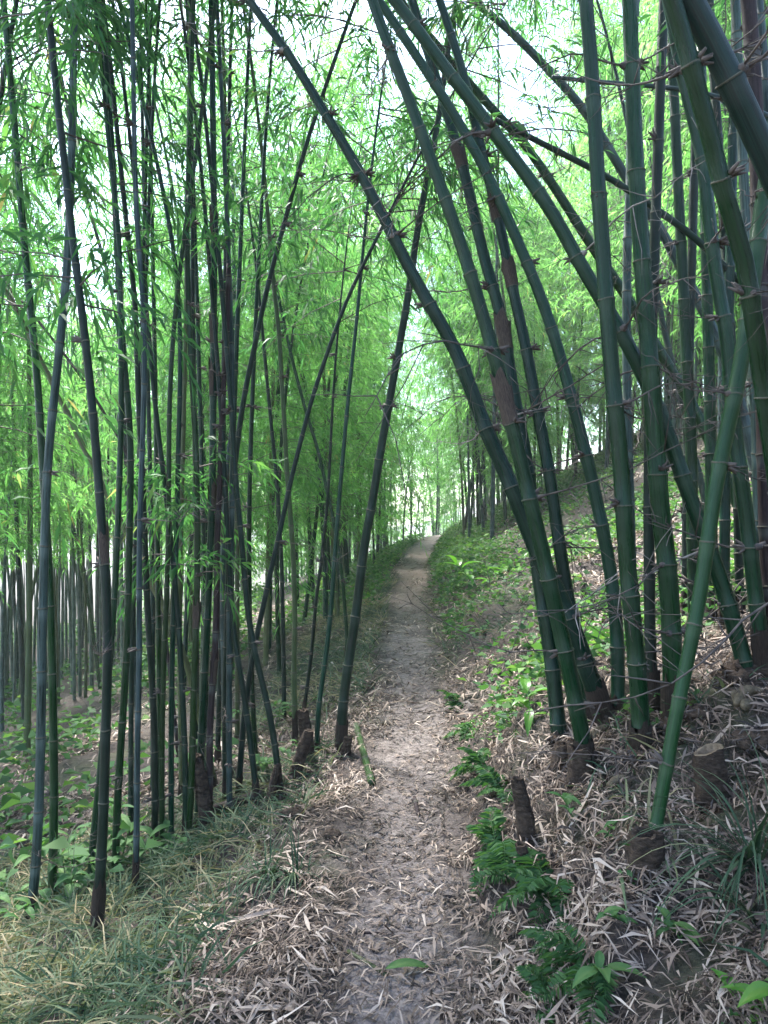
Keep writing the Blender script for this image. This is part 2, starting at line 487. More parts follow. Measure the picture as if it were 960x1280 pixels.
def crown(P, t0, nb, blen, tw, nl, leaf_len, rng, bias=None, t1=1.0):
    """foliage along the line P from fraction t0: branches > twigs > leaves; returns Acc, leaf slot 0 and twig slot 1"""
    P = np.asarray(P, float)
    seg = np.r_[0, np.cumsum(np.linalg.norm(np.diff(P, axis=0), axis=1))]
    tt = rng.uniform(t0, t1, nb)
    B = np.stack([np.interp(tt * seg[-1], seg, P[:, k]) for k in range(3)], -1)
    az = rng.uniform(0, 2 * np.pi, nb)
    D = np.stack([np.cos(az), np.sin(az), rng.uniform(-0.15, 0.65, nb)], -1)
    if bias is not None:
        D = D + np.asarray(bias)
    D = norm(D)
    L = blen * rng.uniform(0.5, 1.2, nb) * (1.15 - 0.5 * tt)
    # twigs on the branches
    s = rng.uniform(0.15, 1.0, (nb, tw))
    tb = B[:, None, :] + D[:, None, :] * (s * L[:, None])[..., None]
    tb[..., 2] -= 0.30 * L[:, None] * s ** 2
    td = D[:, None, :] * 0.6 + rng.normal(0, 0.55, (nb, tw, 3)); td[..., 2] -= 0.15
    tl = rng.uniform(0.18, 0.42, (nb, tw)) * (leaf_len / 0.13)
    V, Qd, lv = spray_leaves(tb.reshape(-1, 3), td.reshape(-1, 3), tl.ravel(), nl, leaf_len, rng)
    # branch wood: thin three-sided strips
    acc = []
    k = 4
    ss = np.linspace(0, 1, k)
    bp = B[:, None, :] + D[:, None, :] * (ss[None] * L[:, None])[..., None]
    bp[..., 2] -= 0.30 * L[:, None] * ss[None] ** 2
    rad = 0.006 * (1 - 0.8 * ss)
    A1 = norm(np.cross(D, [0.1, 0.2, 1.0])); A2 = np.cross(D, A1)
    off = [A1, -0.5 * A1 + 0.87 * A2, -0.5 * A1 - 0.87 * A2]
    bv = np.stack([bp + o[:, None, :] * rad[None, :, None] for o in off], 2)      # nb,k,3,3
    bv = bv.reshape(-1, 3)
    base = (np.arange(nb)[:, None, None] * k + np.arange(k - 1)[None, :, None]) * 3
    j = np.arange(3)[None, None, :]; j2 = (j + 1) % 3
    bq = np.stack([base + j, base + j2, base + 3 + j2, base + 3 + j], -1).reshape(-1, 4)
    nV = len(V)
    VV = np.vstack([V, bv]); QQ = np.vstack([Qd, bq + nV])
    lva = np.concatenate([lv, np.full(len(bv), 0.3)])
    mi = np.concatenate([np.zeros(len(Qd), int), np.ones(len(bq), int)])
    return VV, QQ, lva, mi

def crown_mesh(name, parts, mats):
    n = 0; V = []; Qs = []; A = []; MI = []
    for v, q, a, mi in parts:
        V.append(v); Qs.append(q + n); A.append(a); MI.append(mi); n += len(v)
    return mesh_np(name, np.vstack(V), np.vstack(Qs), mats, {'lv': ('FLOAT', np.concatenate(A))}, np.concatenate(MI))

# ------------------------------------------------------------------ bamboo culms
def smooth_line(pts, n=80):
    pts = np.asarray(pts, float)
    if len(pts) < 3:
        t = np.linspace(0, 1, n)[:, None]
        return pts[0] * (1 - t) + pts[-1] * t
    seg = np.r_[0, np.cumsum(np.linalg.norm(np.diff(pts, axis=0), axis=1))]
    t = np.linspace(0, seg[-1], n)
    Pn = np.stack([np.interp(t, seg, pts[:, k]) for k in range(pts.shape[1])], -1)
    ker = np.array([1, 2, 3, 4, 5, 6, 7, 6, 5, 4, 3, 2, 1], float); ker /= ker.sum()
    pad = 6
    head = 2 * Pn[0] - Pn[pad:0:-1]; tail = 2 * Pn[-1] - Pn[-2:-pad - 2:-1]
    E = np.vstack([head, Pn, tail])
    return np.stack([np.convolve(E[:, k], ker, 'valid') for k in range(pts.shape[1])], -1)

def culm_mesh(name, P, R, inter, mat, sides=12, cap_top=True):
    """stem with a raised ridge at every node; P dense line. returns mesh, node list (pos, tangent, radius)"""
    seg = np.r_[0, np.cumsum(np.linalg.norm(np.diff(P, axis=0), axis=1))]
    LT = seg[-1]
    s = [0.0]; nf = [0.3]; scale = [1.0]; nodes = []
    pos = inter * 0.35; k = 0
    prev = 0.0
    while pos < LT - 0.02:
        il = pos - prev
        for f in (0.30, 0.62):
            s.append(prev + il * f); nf.append(f); scale.append(0.985)
        e = 0.016
        for q, c, sc in ((-2.2 * e, 0.95, 1.0), (-0.7 * e, 0.999, 1.07), (0.0, 0.0, 1.12), (0.7 * e, 0.02, 0.99)):
            s.append(pos + q); nf.append(c); scale.append(sc)
        nodes.append(pos)
        prev = pos; k += 1
        pos += inter * (0.75 if k < 3 else 1.0) * random.uniform(0.88, 1.12)
    s.append(LT); nf.append(0.5); scale.append(0.98)
    s = np.array(s); o = np.argsort(s, kind='stable'); s = s[o]; nf = np.array(nf)[o]; scale = np.array(scale)[o]
    ip = lambda q: np.stack([np.interp(q, seg, P[:, k]) for k in range(3)], -1)
    PP = ip(s); RR = np.interp(s, seg, R)
    V, Qd, T, ca, sa = tube(PP, RR * scale, sides)
    cv = np.stack([np.tile(ca, len(s)), np.tile(sa, len(s)), np.repeat(s, sides)], -1)
    cv = np.vstack([cv, [0, 0, 0], [0, 0, LT]])
    nfa = np.concatenate([np.repeat(nf, sides), [0.5, 0.5]])
    me = mesh_np(name, V, [Qd, T], [mat], {'cv': ('FLOAT_VECTOR', cv), 'nf': ('FLOAT', nfa)}, smooth=True)
    nd = []
    for q in nodes:
        a, b = ip(np.array([q - 0.02, q + 0.02]))
        nd.append((Vector((a + b) / 2), Vector(b - a).normalized(), float(np.interp(q, seg, R))))
    return me, nd

# unit node ring (radius 1), with a ragged lip
def node_ring_mesh():
    prof = [(-0.30, 1.03), (-0.12, 1.17), (0.0, 1.22), (0.10, 1.15), (0.16, 1.01)]
    V = []; sides = 14
    for z, r in prof:
        for k in range(sides):
            a = 2 * math.pi * k / sides
            rr = r * (1 + 0.03 * math.sin(3 * a + z * 9))
            V.append((rr * math.cos(a), rr * math.sin(a), z + 0.05 * math.sin(2 * a)))
    F = []
    for i in range(len(prof) - 1):
        for k in range(sides):
            F.append((i * sides + k, i * sides + (k + 1) % sides, (i + 1) * sides + (k + 1) % sides, (i + 1) * sides + k))
    return mesh_np('node', np.array(V), np.array(F), [M_NODE], {'lv': ('FLOAT', np.full(len(V), 0.5))}, smooth=True)
ME_NODE = node_ring_mesh()

def sheath_mesh():
    """papery culm sheath: open curled tube, ragged upper edge"""
    sides, rows = 12, 5
    V = []
    for r in range(rows):
        for k in range(sides + 1):
            a = -2.6 + 5.2 * k / sides
            z = r / (rows - 1)
            edge = 0.35 * math.sin(k * 1.9) + 0.2 * math.sin(k * 4.3) + 0.5 * (1 - abs(k / sides * 2 - 1)) - 0.2
            rr = 1.10 + 0.09 * math.sin(5 * a + z * 3) + 0.05 * math.sin(11 * a) + 0.25 * z * z
            V.append((rr * math.cos(a), rr * math.sin(a), z * (1 + edge * (r == rows - 1)) * 1.0))
    F = [(r * (sides + 1) + k, r * (sides + 1) + k + 1, (r + 1) * (sides + 1) + k + 1, (r + 1) * (sides + 1) + k) for r in range(rows - 1) for k in range(sides)]
    return mesh_np('sheath', np.array(V), np.array(F), [M_SHEATH], smooth=True)
ME_SHEATH = sheath_mesh()

def foot_mesh(seed):
    """rotting sheaths round the foot of a culm: ragged top, ridged sides, a fringe of root stubs"""
    g = np.random.default_rng(seed)
    sides, rows = 18, 6
    V = []
    for r in range(rows):
        z = r / (rows - 1)
        for k in range(sides):
            a = 2 * math.pi * k / sides
            rr = 1.24 - 0.14 * z + 0.07 * math.sin(4 * a + seed) + 0.05 * g.normal() - (0.10 if r == rows - 1 else 0)
            rag = 0.45 * g.random() * (r == rows - 1)
            V.append((rr * math.cos(a), rr * math.sin(a), -0.12 + z * (1.0 - rag)))
    F = [(r * sides + k, r * sides + (k + 1) % sides, (r + 1) * sides + (k + 1) % sides, (r + 1) * sides + k) for r in range(rows - 1) for k in range(sides)]
    return mesh_np('foot_sheath', np.array(V), np.array(F), [M_FOOT], smooth=True)
FEET = [foot_mesh(k) for k in range(4)]

def branch_mesh(seed, length, mat):
    """thin zigzag side branch along +X with thorny stubs and finer twigs"""
    rg = np.random.default_rng(seed)
    acc = Acc()
    n = 9
    P = np.zeros((n, 3)); d = np.array([1.0, 0, 0.1])
    for i in range(1, n):
        d = norm(d + rg.normal(0, 0.16, 3) + np.array([0, 0, -0.05]))
        P[i] = P[i - 1] + d * length / (n - 1)
    acc.tube(P, np.linspace(0.0045, 0.0013, n), 5)
    for i in range(1, n - 1):
        for _ in range(rg.integers(1, 3)):
            q = norm(rg.normal(0, 1, 3) + d * 0.8)
            L = length * rg.uniform(0.06, 0.42)
            k = np.linspace(0, 1, 4)[:, None]
            Q_ = P[i] + q * L * k + np.array([0, 0, -0.18 * L]) * k ** 2 + rg.normal(0, 0.01, (4, 3)) * k
            acc.tube(Q_, np.linspace(0.0026, 0.0010, 4), 4)
    # knuckle where it leaves the node
    acc.tube(np.array([[-0.025, 0, 0], [0.0, 0, 0.002], [0.02, 0, 0.004]]), [0.012, 0.017, 0.008], 6)
    return acc.mesh('branch', [mat], True)
BRANCHES = [branch_mesh(100 + k, [0.45, 0.7, 0.95, 0.6, 1.15, 0.8][k % 6], M_TWIG if k != 7 else M_TWIGPALE) for k in range(10)]

def stub_mesh():
    acc = Acc()
    for k in range(5):
        q = norm(np.array([1.0, random.uniform(-1, 1), random.uniform(-.6, .9)]))
        acc.tube(np.array([[0, 0, 0], q * 0.025, q * 0.06]), [0.011, 0.008, 0.003], 5)
    return acc.mesh('branch_stub', [M_TWIG])
ME_STUB = stub_mesh()

def frame(pos, tan, scale=(1, 1, 1), roll=0.0):
    q = Vector((0, 0, 1)).rotation_difference(tan)
    return Matrix.Translation(pos) @ q.to_matrix().to_4x4() @ Matrix.Rotation(roll, 4, 'Z') @ Matrix.Diagonal((*scale, 1))

UP = 'culms of the uphill clump'
DN = 'culms of the downhill clump'
def culm(pts, w0, w1, kind, label, lean=0.0, total=9.5, cut=False, leafy=None, nbr=0, sheaths=(), group=None,
         inter=0.36, crown_n=24, base_depth=None, t0=0.62, old=True, leaf_len=0.115, name='bamboo_culm'):
    """one bamboo stem traced from the photo: base first. Its distance comes from the ground at its base."""
    rg = np.random.default_rng(abs(hash(tuple(map(tuple, pts)))) % (2 ** 31))
    b = hit(*pts[0])
    d0 = b.y
    X = [at(p[0], p[1], d0 + lean * (pts[0][1] - p[1]) / 1000.0) for p in pts]
    X[0] = np.array(b)
    P = smooth_line(X, 90)
    wpx = np.linspace(w0, w1, len(P))
    R = wpx * 0.5 / FPX * P[:, 1]
    P[:, 2] = np.where(np.arange(len(P)) == 0, P[:, 2] - 0.06, P[:, 2])
    L0 = float(np.sum(np.linalg.norm(np.diff(P, axis=0), axis=1)))
    tr = L0
    if not cut:
        d = norm(P[-1] - P[-6]); q = P[-1].copy(); ext = []; rr = []
        rem = max(total - L0, 1.5); n = int(rem / 0.25)
        for k in range(n):
            hz = norm(np.array([d[0], d[1], 0]) + 1e-6)
            d = norm(d + hz * 0.010 + np.array([0, 0, -0.016]) * (0.3 + 1.5 * k / n))
            q = q + d * 0.25; ext.append(q.copy()); rr.append(R[-1] * (1 - 0.93 * ((k + 1) / n)))
        P = np.vstack([P, ext]); R = np.r_[R, rr]
    base = Vector(b)
    root = thing(name, base, label, 'bamboo', group)
    Pl = P - np.array(base)
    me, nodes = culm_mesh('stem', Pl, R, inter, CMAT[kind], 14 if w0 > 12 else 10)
    stem = link('stem', me, root)
    vis = [n for n in nodes if n[0].length < tr + 0.6]
    for (p, t, r) in vis:
        o = link('node', ME_NODE, stem)
        o.matrix_local = frame(p, t, (r * 0.96, r * 0.96, max(0.028, r * 0.55)), rg.uniform(0, 6))
    for (p, t, r) in vis:
        if p.z > 0.2 and rg.random() < (0.32 if group == UP else 0.2):
            a = rg.uniform(0, 6.28)
            dv = Vector((math.cos(a), math.sin(a) * 0.6, rg.uniform(0, 0.5))).normalized()
            o = link('branch_stub', ME_STUB, root)
            sc = 0.7 + r * 8
            o.matrix_local = Matrix.Translation(p + dv * r * 0.8) @ Vector((1, 0, 0)).rotation_difference(dv).to_matrix().to_4x4() @ Matrix.Diagonal((sc, sc, sc, 1))
    for si in sheaths:
        if si < len(vis):
            p, t, r = vis[si]
            o = link('sheath', ME_SHEATH, root)
            o.matrix_local = frame(p, t, (r * 1.02, r * 1.02, inter * rg.uniform(0.32, 0.55)), rg.uniform(0, 6))
    if kind != 'b' and rg.random() < 0.75:
        tg = Vector(Pl[6] - Pl[0]).normalized()
        o = link('foot_sheath', FEET[int(rg.integers(0, 4))], root)
        o.matrix_local = frame(Vector((0, 0, -0.03)), tg, (R[0], R[0], rg.uniform(0.10, 0.36)), rg.uniform(0, 6))
    cand = [n for n in vis if n[0].z > 0.25]
    bsc = 1.0 if group == UP else 0.55
    nbr = int(nbr * (1.7 if group == UP else 1.3))
    for k in range(nbr):
        if not cand: break
        p, t, r = cand[int(rg.integers(0, len(cand)))]
        a = rg.uniform(0, 6.28)
        dirv = Vector((math.cos(a), math.sin(a) * 0.7, rg.uniform(-0.25, 0.5))).normalized()
        dirv = (dirv - t * dirv.dot(t) * 0.7).normalized()
        q = Vector((1, 0, 0)).rotation_difference(dirv)
        s = rg.uniform(0.6, 1.25) * bsc
        o = link('branch', BRANCHES[int(rg.integers(0, len(BRANCHES)))], root)
        o.matrix_local = Matrix.Translation(p + dirv * r * 0.9) @ q.to_matrix().to_4x4() @ Matrix.Rotation(rg.uniform(0, 6), 4, 'X') @ Matrix.Diagonal((s, s, s, 1))
        if rg.random() < 0.6:
            o = link('branch_stub', ME_STUB, root)
            q = Vector((1, 0, 0)).rotation_difference(Vector((dirv.x, -dirv.y, dirv.z)))
            o.matrix_local = Matrix.Translation(p + dirv * r * 0.5) @ q.to_matrix().to_4x4()
    parts = []
    if not cut and crown_n:
        parts.append(crown(Pl, t0, crown_n, 1.25, 8, 9, leaf_len, rg))
    if leafy:
        for (ta, tb, nb, bl) in leafy:
            parts.append(crown(Pl, ta, nb, bl, 6, 9, leaf_len, rg, None, tb))
    if parts:
        link('foliage', crown_mesh('foliage', parts, [M_LEAFD if old else M_LEAF, M_TWIG]), root, kind='stuff')
    return root

# ---- the clump on the uphill bank (pixels traced base -> top)
culm([(757, 905), (734, 838), (707, 757), (670, 691), (640, 607), (602, 527), (573, 439), (524, 361), (485, 282), (445, 205), (402, 135), (365, 72), (320, 12)],
     25, 10, 'g', 'long green bamboo culm arching lowest across the path from the uphill clump', nbr=7, group=UP, total=8.0, t0=0.7)
culm([(735, 965), (712, 838), (693, 757), (674, 670), (654, 591), (635, 511), (613, 427), (589, 344), (562, 263), (532, 181), (505, 106), (475, 31), (459, -20)],
     22, 13, 'g', 'green culm next above the lowest arching one, its foot brown and bent', nbr=5, group=UP, total=8.5, t0=0.7, sheaths=(5,))
culm([(699, 926), (690, 822), (679, 757), (668, 685), (662, 591), (648, 526), (635, 453), (627, 385), (613, 355), (602, 311), (588, 245), (575, 195), (559, 141), (530, 50), (512, -10)],
     20, 11, 'g', 'slim green culm behind the lowest arching one, brown sheaths midway', nbr=4, group=UP, lean=0.5, sheaths=(9, 6), t0=0.7)
culm([(742, 905), (713, 767), (700, 689), (686, 583), (670, 507), (657, 428), (640, 361), (627, 287), (616, 244), (602, 190), (589, 127), (570, 60), (546, -10)],
     18, 10, 'g', 'green culm with a torn dark brown sheath wrapped round its middle', nbr=5, group=UP, lean=0.4, sheaths=(7, 8, 12), t0=0.7)
culm([(773, 900), (772, 787), (763, 707), (745, 621), (724, 534), (703, 453), (678, 374), (647, 301), (616, 230), (590, 181), (562, 133), (535, 92), (508, 51), (480, 10)],
     18, 11, 'g', 'clean green culm curving smoothly over the path beside a thick upright one', nbr=4, group=UP, lean=0.3, t0=0.7)
culm([(935, 845), (905, 735), (877, 661), (849, 585), (830, 526), (797, 453), (776, 413), (727, 335), (689, 260), (639, 194), (594, 133), (548, 74), (521, 35), (485, -10)],
     21, 14, 'g', 'straight leaning culm crossing behind two thick uprights, grey bloom on its upper half', nbr=6, group=UP, lean=0.3, t0=0.7)
culm([(945, 700), (920, 620), (895, 569), (876, 526), (852, 482), (830, 450), (792, 382), (743, 314), (722, 279), (700, 245), (657, 179), (619, 141), (586, 103), (544, 54), (500, 0)],
     15, 9, 'g', 'thin green culm rising out of the upper bank and leaning parallel to the bloomed one', nbr=3, group=UP, lean=0.3, t0=0.7)
culm([(802, 945), (800, 880), (793, 796), (783, 698), (777, 587), (764, 463), (755, 333), (747, 225), (742, 122), (735, 30), (731, -15)],
     23, 17, 'g', 'thick dark green upright culm facing the path in the uphill clump', nbr=4, group=UP, total=10, inter=0.42)
culm([(842, 905), (841, 840), (838, 754), (829, 659), (825, 645), (819, 545), (810, 426), (800, 295), (793, 168), (788, 35), (786, -15)],
     25, 18, 'g', 'thickest upright green culm, beside the slanting fresh green one', nbr=6, group=UP, total=10, inter=0.44)
culm([(820, 885), (814, 851), (812, 769), (811, 643), (812, 500), (816, 380), (819, 287), (822, 203), (826, 89), (830, -10)],
     14, 12, 'k', 'slim dark culm hidden partly behind the thickest upright, emerging above it', nbr=3, group=UP, lean=0.2)
culm([(1030, 930), (985, 700), (962, 540), (946, 428), (930, 311), (906, 252), (890, 176), (873, 119), (857, 54), (840, 0)],
     22, 22, 'g', 'broad ribbed green culm leaning inward above the brown sheathed stem', lean=-0.5, nbr=5, group=UP)
culm([(957, 850), (946, 760), (930, 620), (917, 537), (911, 428), (900, 374), (890, 309), (879, 195), (860, 122), (846, 60), (836, 0)],
     19, 15, 'g', 'green culm rooted beside the pale rhizomes and bowing slightly over', nbr=5, group=UP)
culm([(818, 1052), (825, 1005), (844, 898), (859, 826), (870, 773), (880, 712), (889, 643), (900, 577), (919, 493), (930, 434), (941, 350), (950, 280)],
     16, 20, 'b', 'fresh bright green culm slanting up from a cut stump at the bank edge', lean=0.25, nbr=2, total=4.2, crown_n=4, group=UP, inter=0.30)
culm([(1120, 880), (1090, 600), (1040, 400), (990, 272), (957, 195), (917, 108), (890, 51), (862, 0), (845, -30)],
     34, 32, 'k', 'very thick dark culm leaning steeply overhead across the clump', lean=-0.5, nbr=2, total=7, group=UP, inter=0.5)
culm([(966, 835), (958, 640), (952, 400), (948, 250), (944, 130), (936, 0), (934, -15)],
     20, 18, 'd', 'dead brown culm wrapped in a swollen dry sheath on the upper bank', nbr=4, group=UP, sheaths=(4, 5), lean=0.2)
culm([(978, 790), (968, 400), (957, 110), (952, 40), (947, -10)],
     12, 11, 'p', 'pale whitish culm behind the dead brown one', group=UP, lean=0.6)
culm([(792, 800), (788, 640), (784, 531), (783, 409), (784, 298), (787, 244), (791, 100), (794, -10)],
     12, 11, 'p', 'bluish grey bloomed culm standing straight between the two thick uprights', group=UP, nbr=3, lean=0.3)
culm([(965, 690), (930, 520), (905, 440), (881, 390), (860, 352), (830, 292), (790, 235), (760, 184), (727, 130), (697, 100), (665, 65), (635, 35), (594, 3)],
     15, 9, 'p', 'pale silvery culm leaning far over from high on the bank', group=UP, nbr=3, lean=0.5)
culm([(890, 675), (880, 618), (865, 558), (852, 496), (833, 428), (815, 330), (800, 240)],
     9, 6, 'k', 'thin blackish culm slanting up the hillside behind the clump', group=UP, nbr=4, lean=0.6, total=7)
culm([(1250, 610), (1080, 470), (940, 365), (900, 330), (873, 298), (825, 265), (768, 225), (735, 208), (665, 173), (620, 150)],
     11, 7, 'k', 'dark culm fallen almost level through the clump', group=UP, nbr=5, cut=True)
culm([(1400, 560), (1200, 330), (1010, 180), (960, 140), (890, 117), (819, 107), (749, 103), (690, 96)],
     8, 5, 'p', 'slender grey pole lying nearly horizontal behind the thick uprights', group=UP, base_depth=5, nbr=2, cut=True)

# ---- the dark culm leaning beside the path and the clump on the downhill side
culm([(426, 942), (425, 912), (432, 850), (445, 770), (452, 710), (457, 662), (467, 631), (471, 585), (481, 537), (490, 482), (500, 428), (512, 361), (518, 311), (529, 244), (539, 200), (548, 152), (556, 90)],
     13, 7, 'k', 'dark leaning culm nearest the path edge on its downhill side, beside a cut green pole', nbr=2, group=DN, total=8, t0=0.75)
culm([(37, 1164), (45, 1087), (49, 1005), (51, 930), (52, 825), (54, 750), (56, 662), (58, 600), (64, 525), (70, 480), (75, 425), (81, 375), (86, 300), (90, 180), (92, 60)],
     12, 9, 'p', 'whitish bloomed culm at the grassy end of the downhill clump, kinked halfway', nbr=2, group=DN, leafy=[(0.45, 0.62, 8, 0.8)])
culm([(65, 1132), (68, 1000), (66, 870), (63, 750), (57, 640), (52, 560), (47, 475), (40, 400), (32, 325), (22, 200), (10, 60)],
     11, 8, 'g', 'dark green culm crossing just behind the whitish kinked one', nbr=2, group=DN, leafy=[(0.35, 0.6, 10, 0.9)])
culm([(268, 985), (235, 830), (200, 747), (185, 725), (160, 667), (135, 622), (115, 580), (100, 550), (75, 497), (50, 450), (25, 395), (2, 352), (-40, 280)],
     9, 6, 'o', 'olive culm leaning outward diagonally across the downhill clump', group=DN, total=6)
culm([(121, 1162), (125, 1105), (129, 1030), (131, 955), (133, 880), (135, 825), (134, 750), (130, 700), (126, 637), (122, 587), (117, 525), (111, 462), (105, 412), (96, 337), (88, 282), (82, 212), (75, 155), (66, 75), (61, 15), (59, -20)],
     13, 8, 'k', 'tall dark culm with rough sooty foot, foremost of the downhill clump', nbr=3, group=DN, leafy=[(0.32, 0.55, 14, 0.8)], sheaths=(5,))
culm([(111, 1122), (117, 1042), (126, 960), (134, 860), (141, 780), (145, 710), (148, 640), (151, 550), (152, 475), (151, 400), (150, 325), (147, 260), (140, 225), (136, 175), (128, 90)],
     9, 6, 'g', 'slim culm rising close behind the foremost dark one', group=DN, nbr=2, leafy=[(0.4, 0.6, 8, 0.8)])
culm([(144, 1108), (145, 1055), (147, 992), (151, 930), (155, 875), (159, 800), (161, 712), (162, 650), (164, 580), (162, 512), (155, 462), (150, 380), (146, 300), (140, 180), (130, 40)],
     10, 7, 'g', 'mid green culm between the foremost dark one and the pale straight one', group=DN, nbr=3, leafy=[(0.4, 0.6, 8, 0.8)])
culm([(169, 1122), (171, 1055), (171, 980), (172, 905), (174, 850), (174, 775), (174, 700), (175, 637), (177, 587), (179, 525), (181, 462), (181, 400), (177, 350), (171, 290), (168, 180), (166, 60), (165, -10)],
     8, 6, 'p', 'pale blue grey culm standing straight with blackened foot', group=DN, nbr=2)
culm([(193, 1072), (194, 1000), (193, 900), (188, 820), (183, 740), (181, 660), (176, 560), (172, 480), (170, 380), (160, 300), (150, 200), (140, 100)],
     9, 6, 'k', 'blackish culm leaning outward next to the pale blue grey one', group=DN, nbr=2)
culm([(203, 1068), (202, 980), (203, 875), (206, 800), (209, 725), (211, 650), (211, 612), (211, 525), (214, 450), (219, 387), (225, 337), (231, 287), (239, 237), (247, 175), (254, 130), (262, 60)],
     7.5, 5, 'b', 'slim light green culm leaning towards the path at its top', group=DN, nbr=2, leafy=[(0.20, 0.27, 6, 0.35)])
culm([(214, 1056), (214, 980), (214, 880), (217, 750), (221, 675), (222, 600), (223, 550), (226, 462), (225, 400), (221, 337), (212, 280), (200, 220), (190, 175), (180, 132), (163, 60)],
     7.5, 5, 'g', 'slim green culm bowing away from the path at its top', group=DN, nbr=2)
culm([(232, 1052), (232, 960), (228, 860), (222, 760), (212, 660), (203, 580), (196, 530), (190, 462), (185, 412), (178, 330), (171, 250), (160, 150)],
     8, 5, 'k', 'dark culm slanting outward behind the slim light green one', group=DN, nbr=2)
culm([(235, 1052), (239, 992), (241, 930), (242, 867), (244, 805), (246, 775), (247, 675), (246, 600), (245, 550), (241, 500), (239, 450), (236, 400), (234, 330), (234, 250), (238, 150), (240, 60)],
     9, 6, 'b', 'fresh green culm with clear pale rings in the heart of the downhill clump', group=DN, nbr=3, sheaths=(4,), leafy=[(0.17, 0.26, 7, 0.35)])
culm([(247, 1032), (251, 942), (255, 855), (258, 800), (261, 737), (264, 662), (266, 600), (266, 525), (267, 450), (267, 375), (268, 300), (267, 225), (266, 137), (265, 62), (264, -10)],
     10, 7.5, 'g', 'tallest straight green culm with pinkish brown sheaths above its rings', group=DN, nbr=4, sheaths=(6, 8, 9, 11), leafy=[(0.5, 0.65, 10, 0.8)])
culm([(262, 1030), (262, 905), (267, 837), (271, 775), (271, 675), (275, 600), (277, 525), (280, 475), (284, 412), (286, 330)],
     9, 6, 'd', 'dead dark brown culm snapped off at the top', group=DN, cut=True, nbr=2, sheaths=(3,))
culm([(284, 965), (281, 860), (279, 760), (279, 687), (281, 630), (285, 570), (290, 525), (295, 485)],
     11, 3, 'p', 'young grey blue shoot ending in a sheathed pointed tip', group=DN, cut=True, sheaths=(5, 6), nbr=1)
culm([(287, 1022), (286, 930), (287, 855), (286, 775), (288, 720), (290, 650), (291, 560), (290, 450), (286, 330), (280, 180), (272, 20)],
     8, 5, 'p', 'grey culm just behind the young pointed shoot', group=DN, nbr=2)
culm([(283, 1002), (281, 900), (283, 800), (286, 700), (292, 590), (302, 512), (307, 480), (315, 450), (325, 400), (337, 345), (350, 302), (356, 275), (370, 225), (382, 182), (396, 140), (420, 70)],
     9, 5, 'k', 'dark culm leaning towards the path with bare side knuckles', group=DN, nbr=4, leafy=[(0.5, 0.62, 8, 0.7)])
culm([(350, 992), (347, 955), (340, 903), (330, 862), (318, 815), (311, 780), (306, 725), (301, 662), (294, 600), (290, 520), (282, 420), (272, 300), (258, 160)],
     8.5, 5, 'k', 'dark culm with its foot swept towards the path', group=DN, nbr=3)
culm([(322, 1007), (315, 942), (305, 867), (293, 800), (288, 740), (284, 660), (278, 540), (268, 400), (255, 250)],
     8, 5, 'k', 'dark culm slanting close behind the swept one', group=DN, nbr=2)
culm([(321, 970), (317, 905), (315, 855), (312, 780), (311, 700), (312, 600), (316, 480), (322, 350), (330, 200)],
     7, 4.5, 'g', 'thin upright culm among the slanting dark ones', group=DN, nbr=2)
culm([(298, 992), (304, 900), (318, 805), (330, 755), (340, 705), (350, 667), (362, 605), (375, 555), (384, 520), (395, 480), (410, 440), (420, 410), (432, 377), (445, 350), (457, 325), (476, 288), (500, 240)],
     8, 4, 'k', 'slender dark culm leaning across open foliage towards the path', group=DN, nbr=3, total=6.5)
culm([(369, 935), (369, 900), (367, 850), (369, 775), (367, 700), (362, 630), (359, 600), (356, 537), (352, 475), (349, 412), (342, 360), (334, 260)],
     7, 5, 'o', 'olive brown culm standing alone towards the path end of the downhill clump', group=DN, nbr=3)
culm([(433, 838), (434, 795), (427, 712), (417, 650), (406, 600), (395, 552), (385, 525), (375, 487), (365, 450), (350, 380)],
     5, 4, 'g', 'thin culm leaning away from the path, behind the dark leaning one', group=DN, nbr=2, total=6)
culm([(396, 945), (396, 912), (399, 875), (407, 825), (414, 762), (420, 675), (426, 600), (435, 500), (446, 400), (455, 300)],
     7, 4, 'g', 'thin green culm leaning towards the path, crossing a thinner one', group=DN, nbr=2, total=6.5)
culm([(378, 905), (390, 812), (395, 750), (402, 700), (410, 620), (415, 520)],
     5, 3.5, 'k', 'short thin dark culm leaning beside the crossing pair', group=DN, nbr=2, total=5.5)
culm([(355, 900), (355, 855), (354, 792), (352, 700), (346, 600), (336, 500), (325, 380)],
     6, 4, 'k', 'dark upright culm behind the olive brown one', group=DN, nbr=2, total=7)
culm([(172, 930), (166, 760), (158, 600), (155, 520), (150, 420), (135, 340), (115, 275), (100, 217), (88, 150)],
     6, 4, 'k', 'thin black culm leaning outward behind the pale blue grey one', group=DN, nbr=2, leafy=[(0.4, 0.6, 8, 0.7)])
culm([(225, 960), (190, 640), (155, 557), (105, 475), (45, 397), (0, 345)],
     5, 3, 'd', 'thin dead culm propped diagonally through the downhill clump', group=DN, nbr=3, cut=True)
culm([(125, 860), (112, 760), (98, 690), (84, 620), (70, 560), (50, 470)],
     5, 3, 'b', 'thin yellow green culm leaning outward beyond the foremost dark one', group=DN, nbr=2, total=6, old=False)

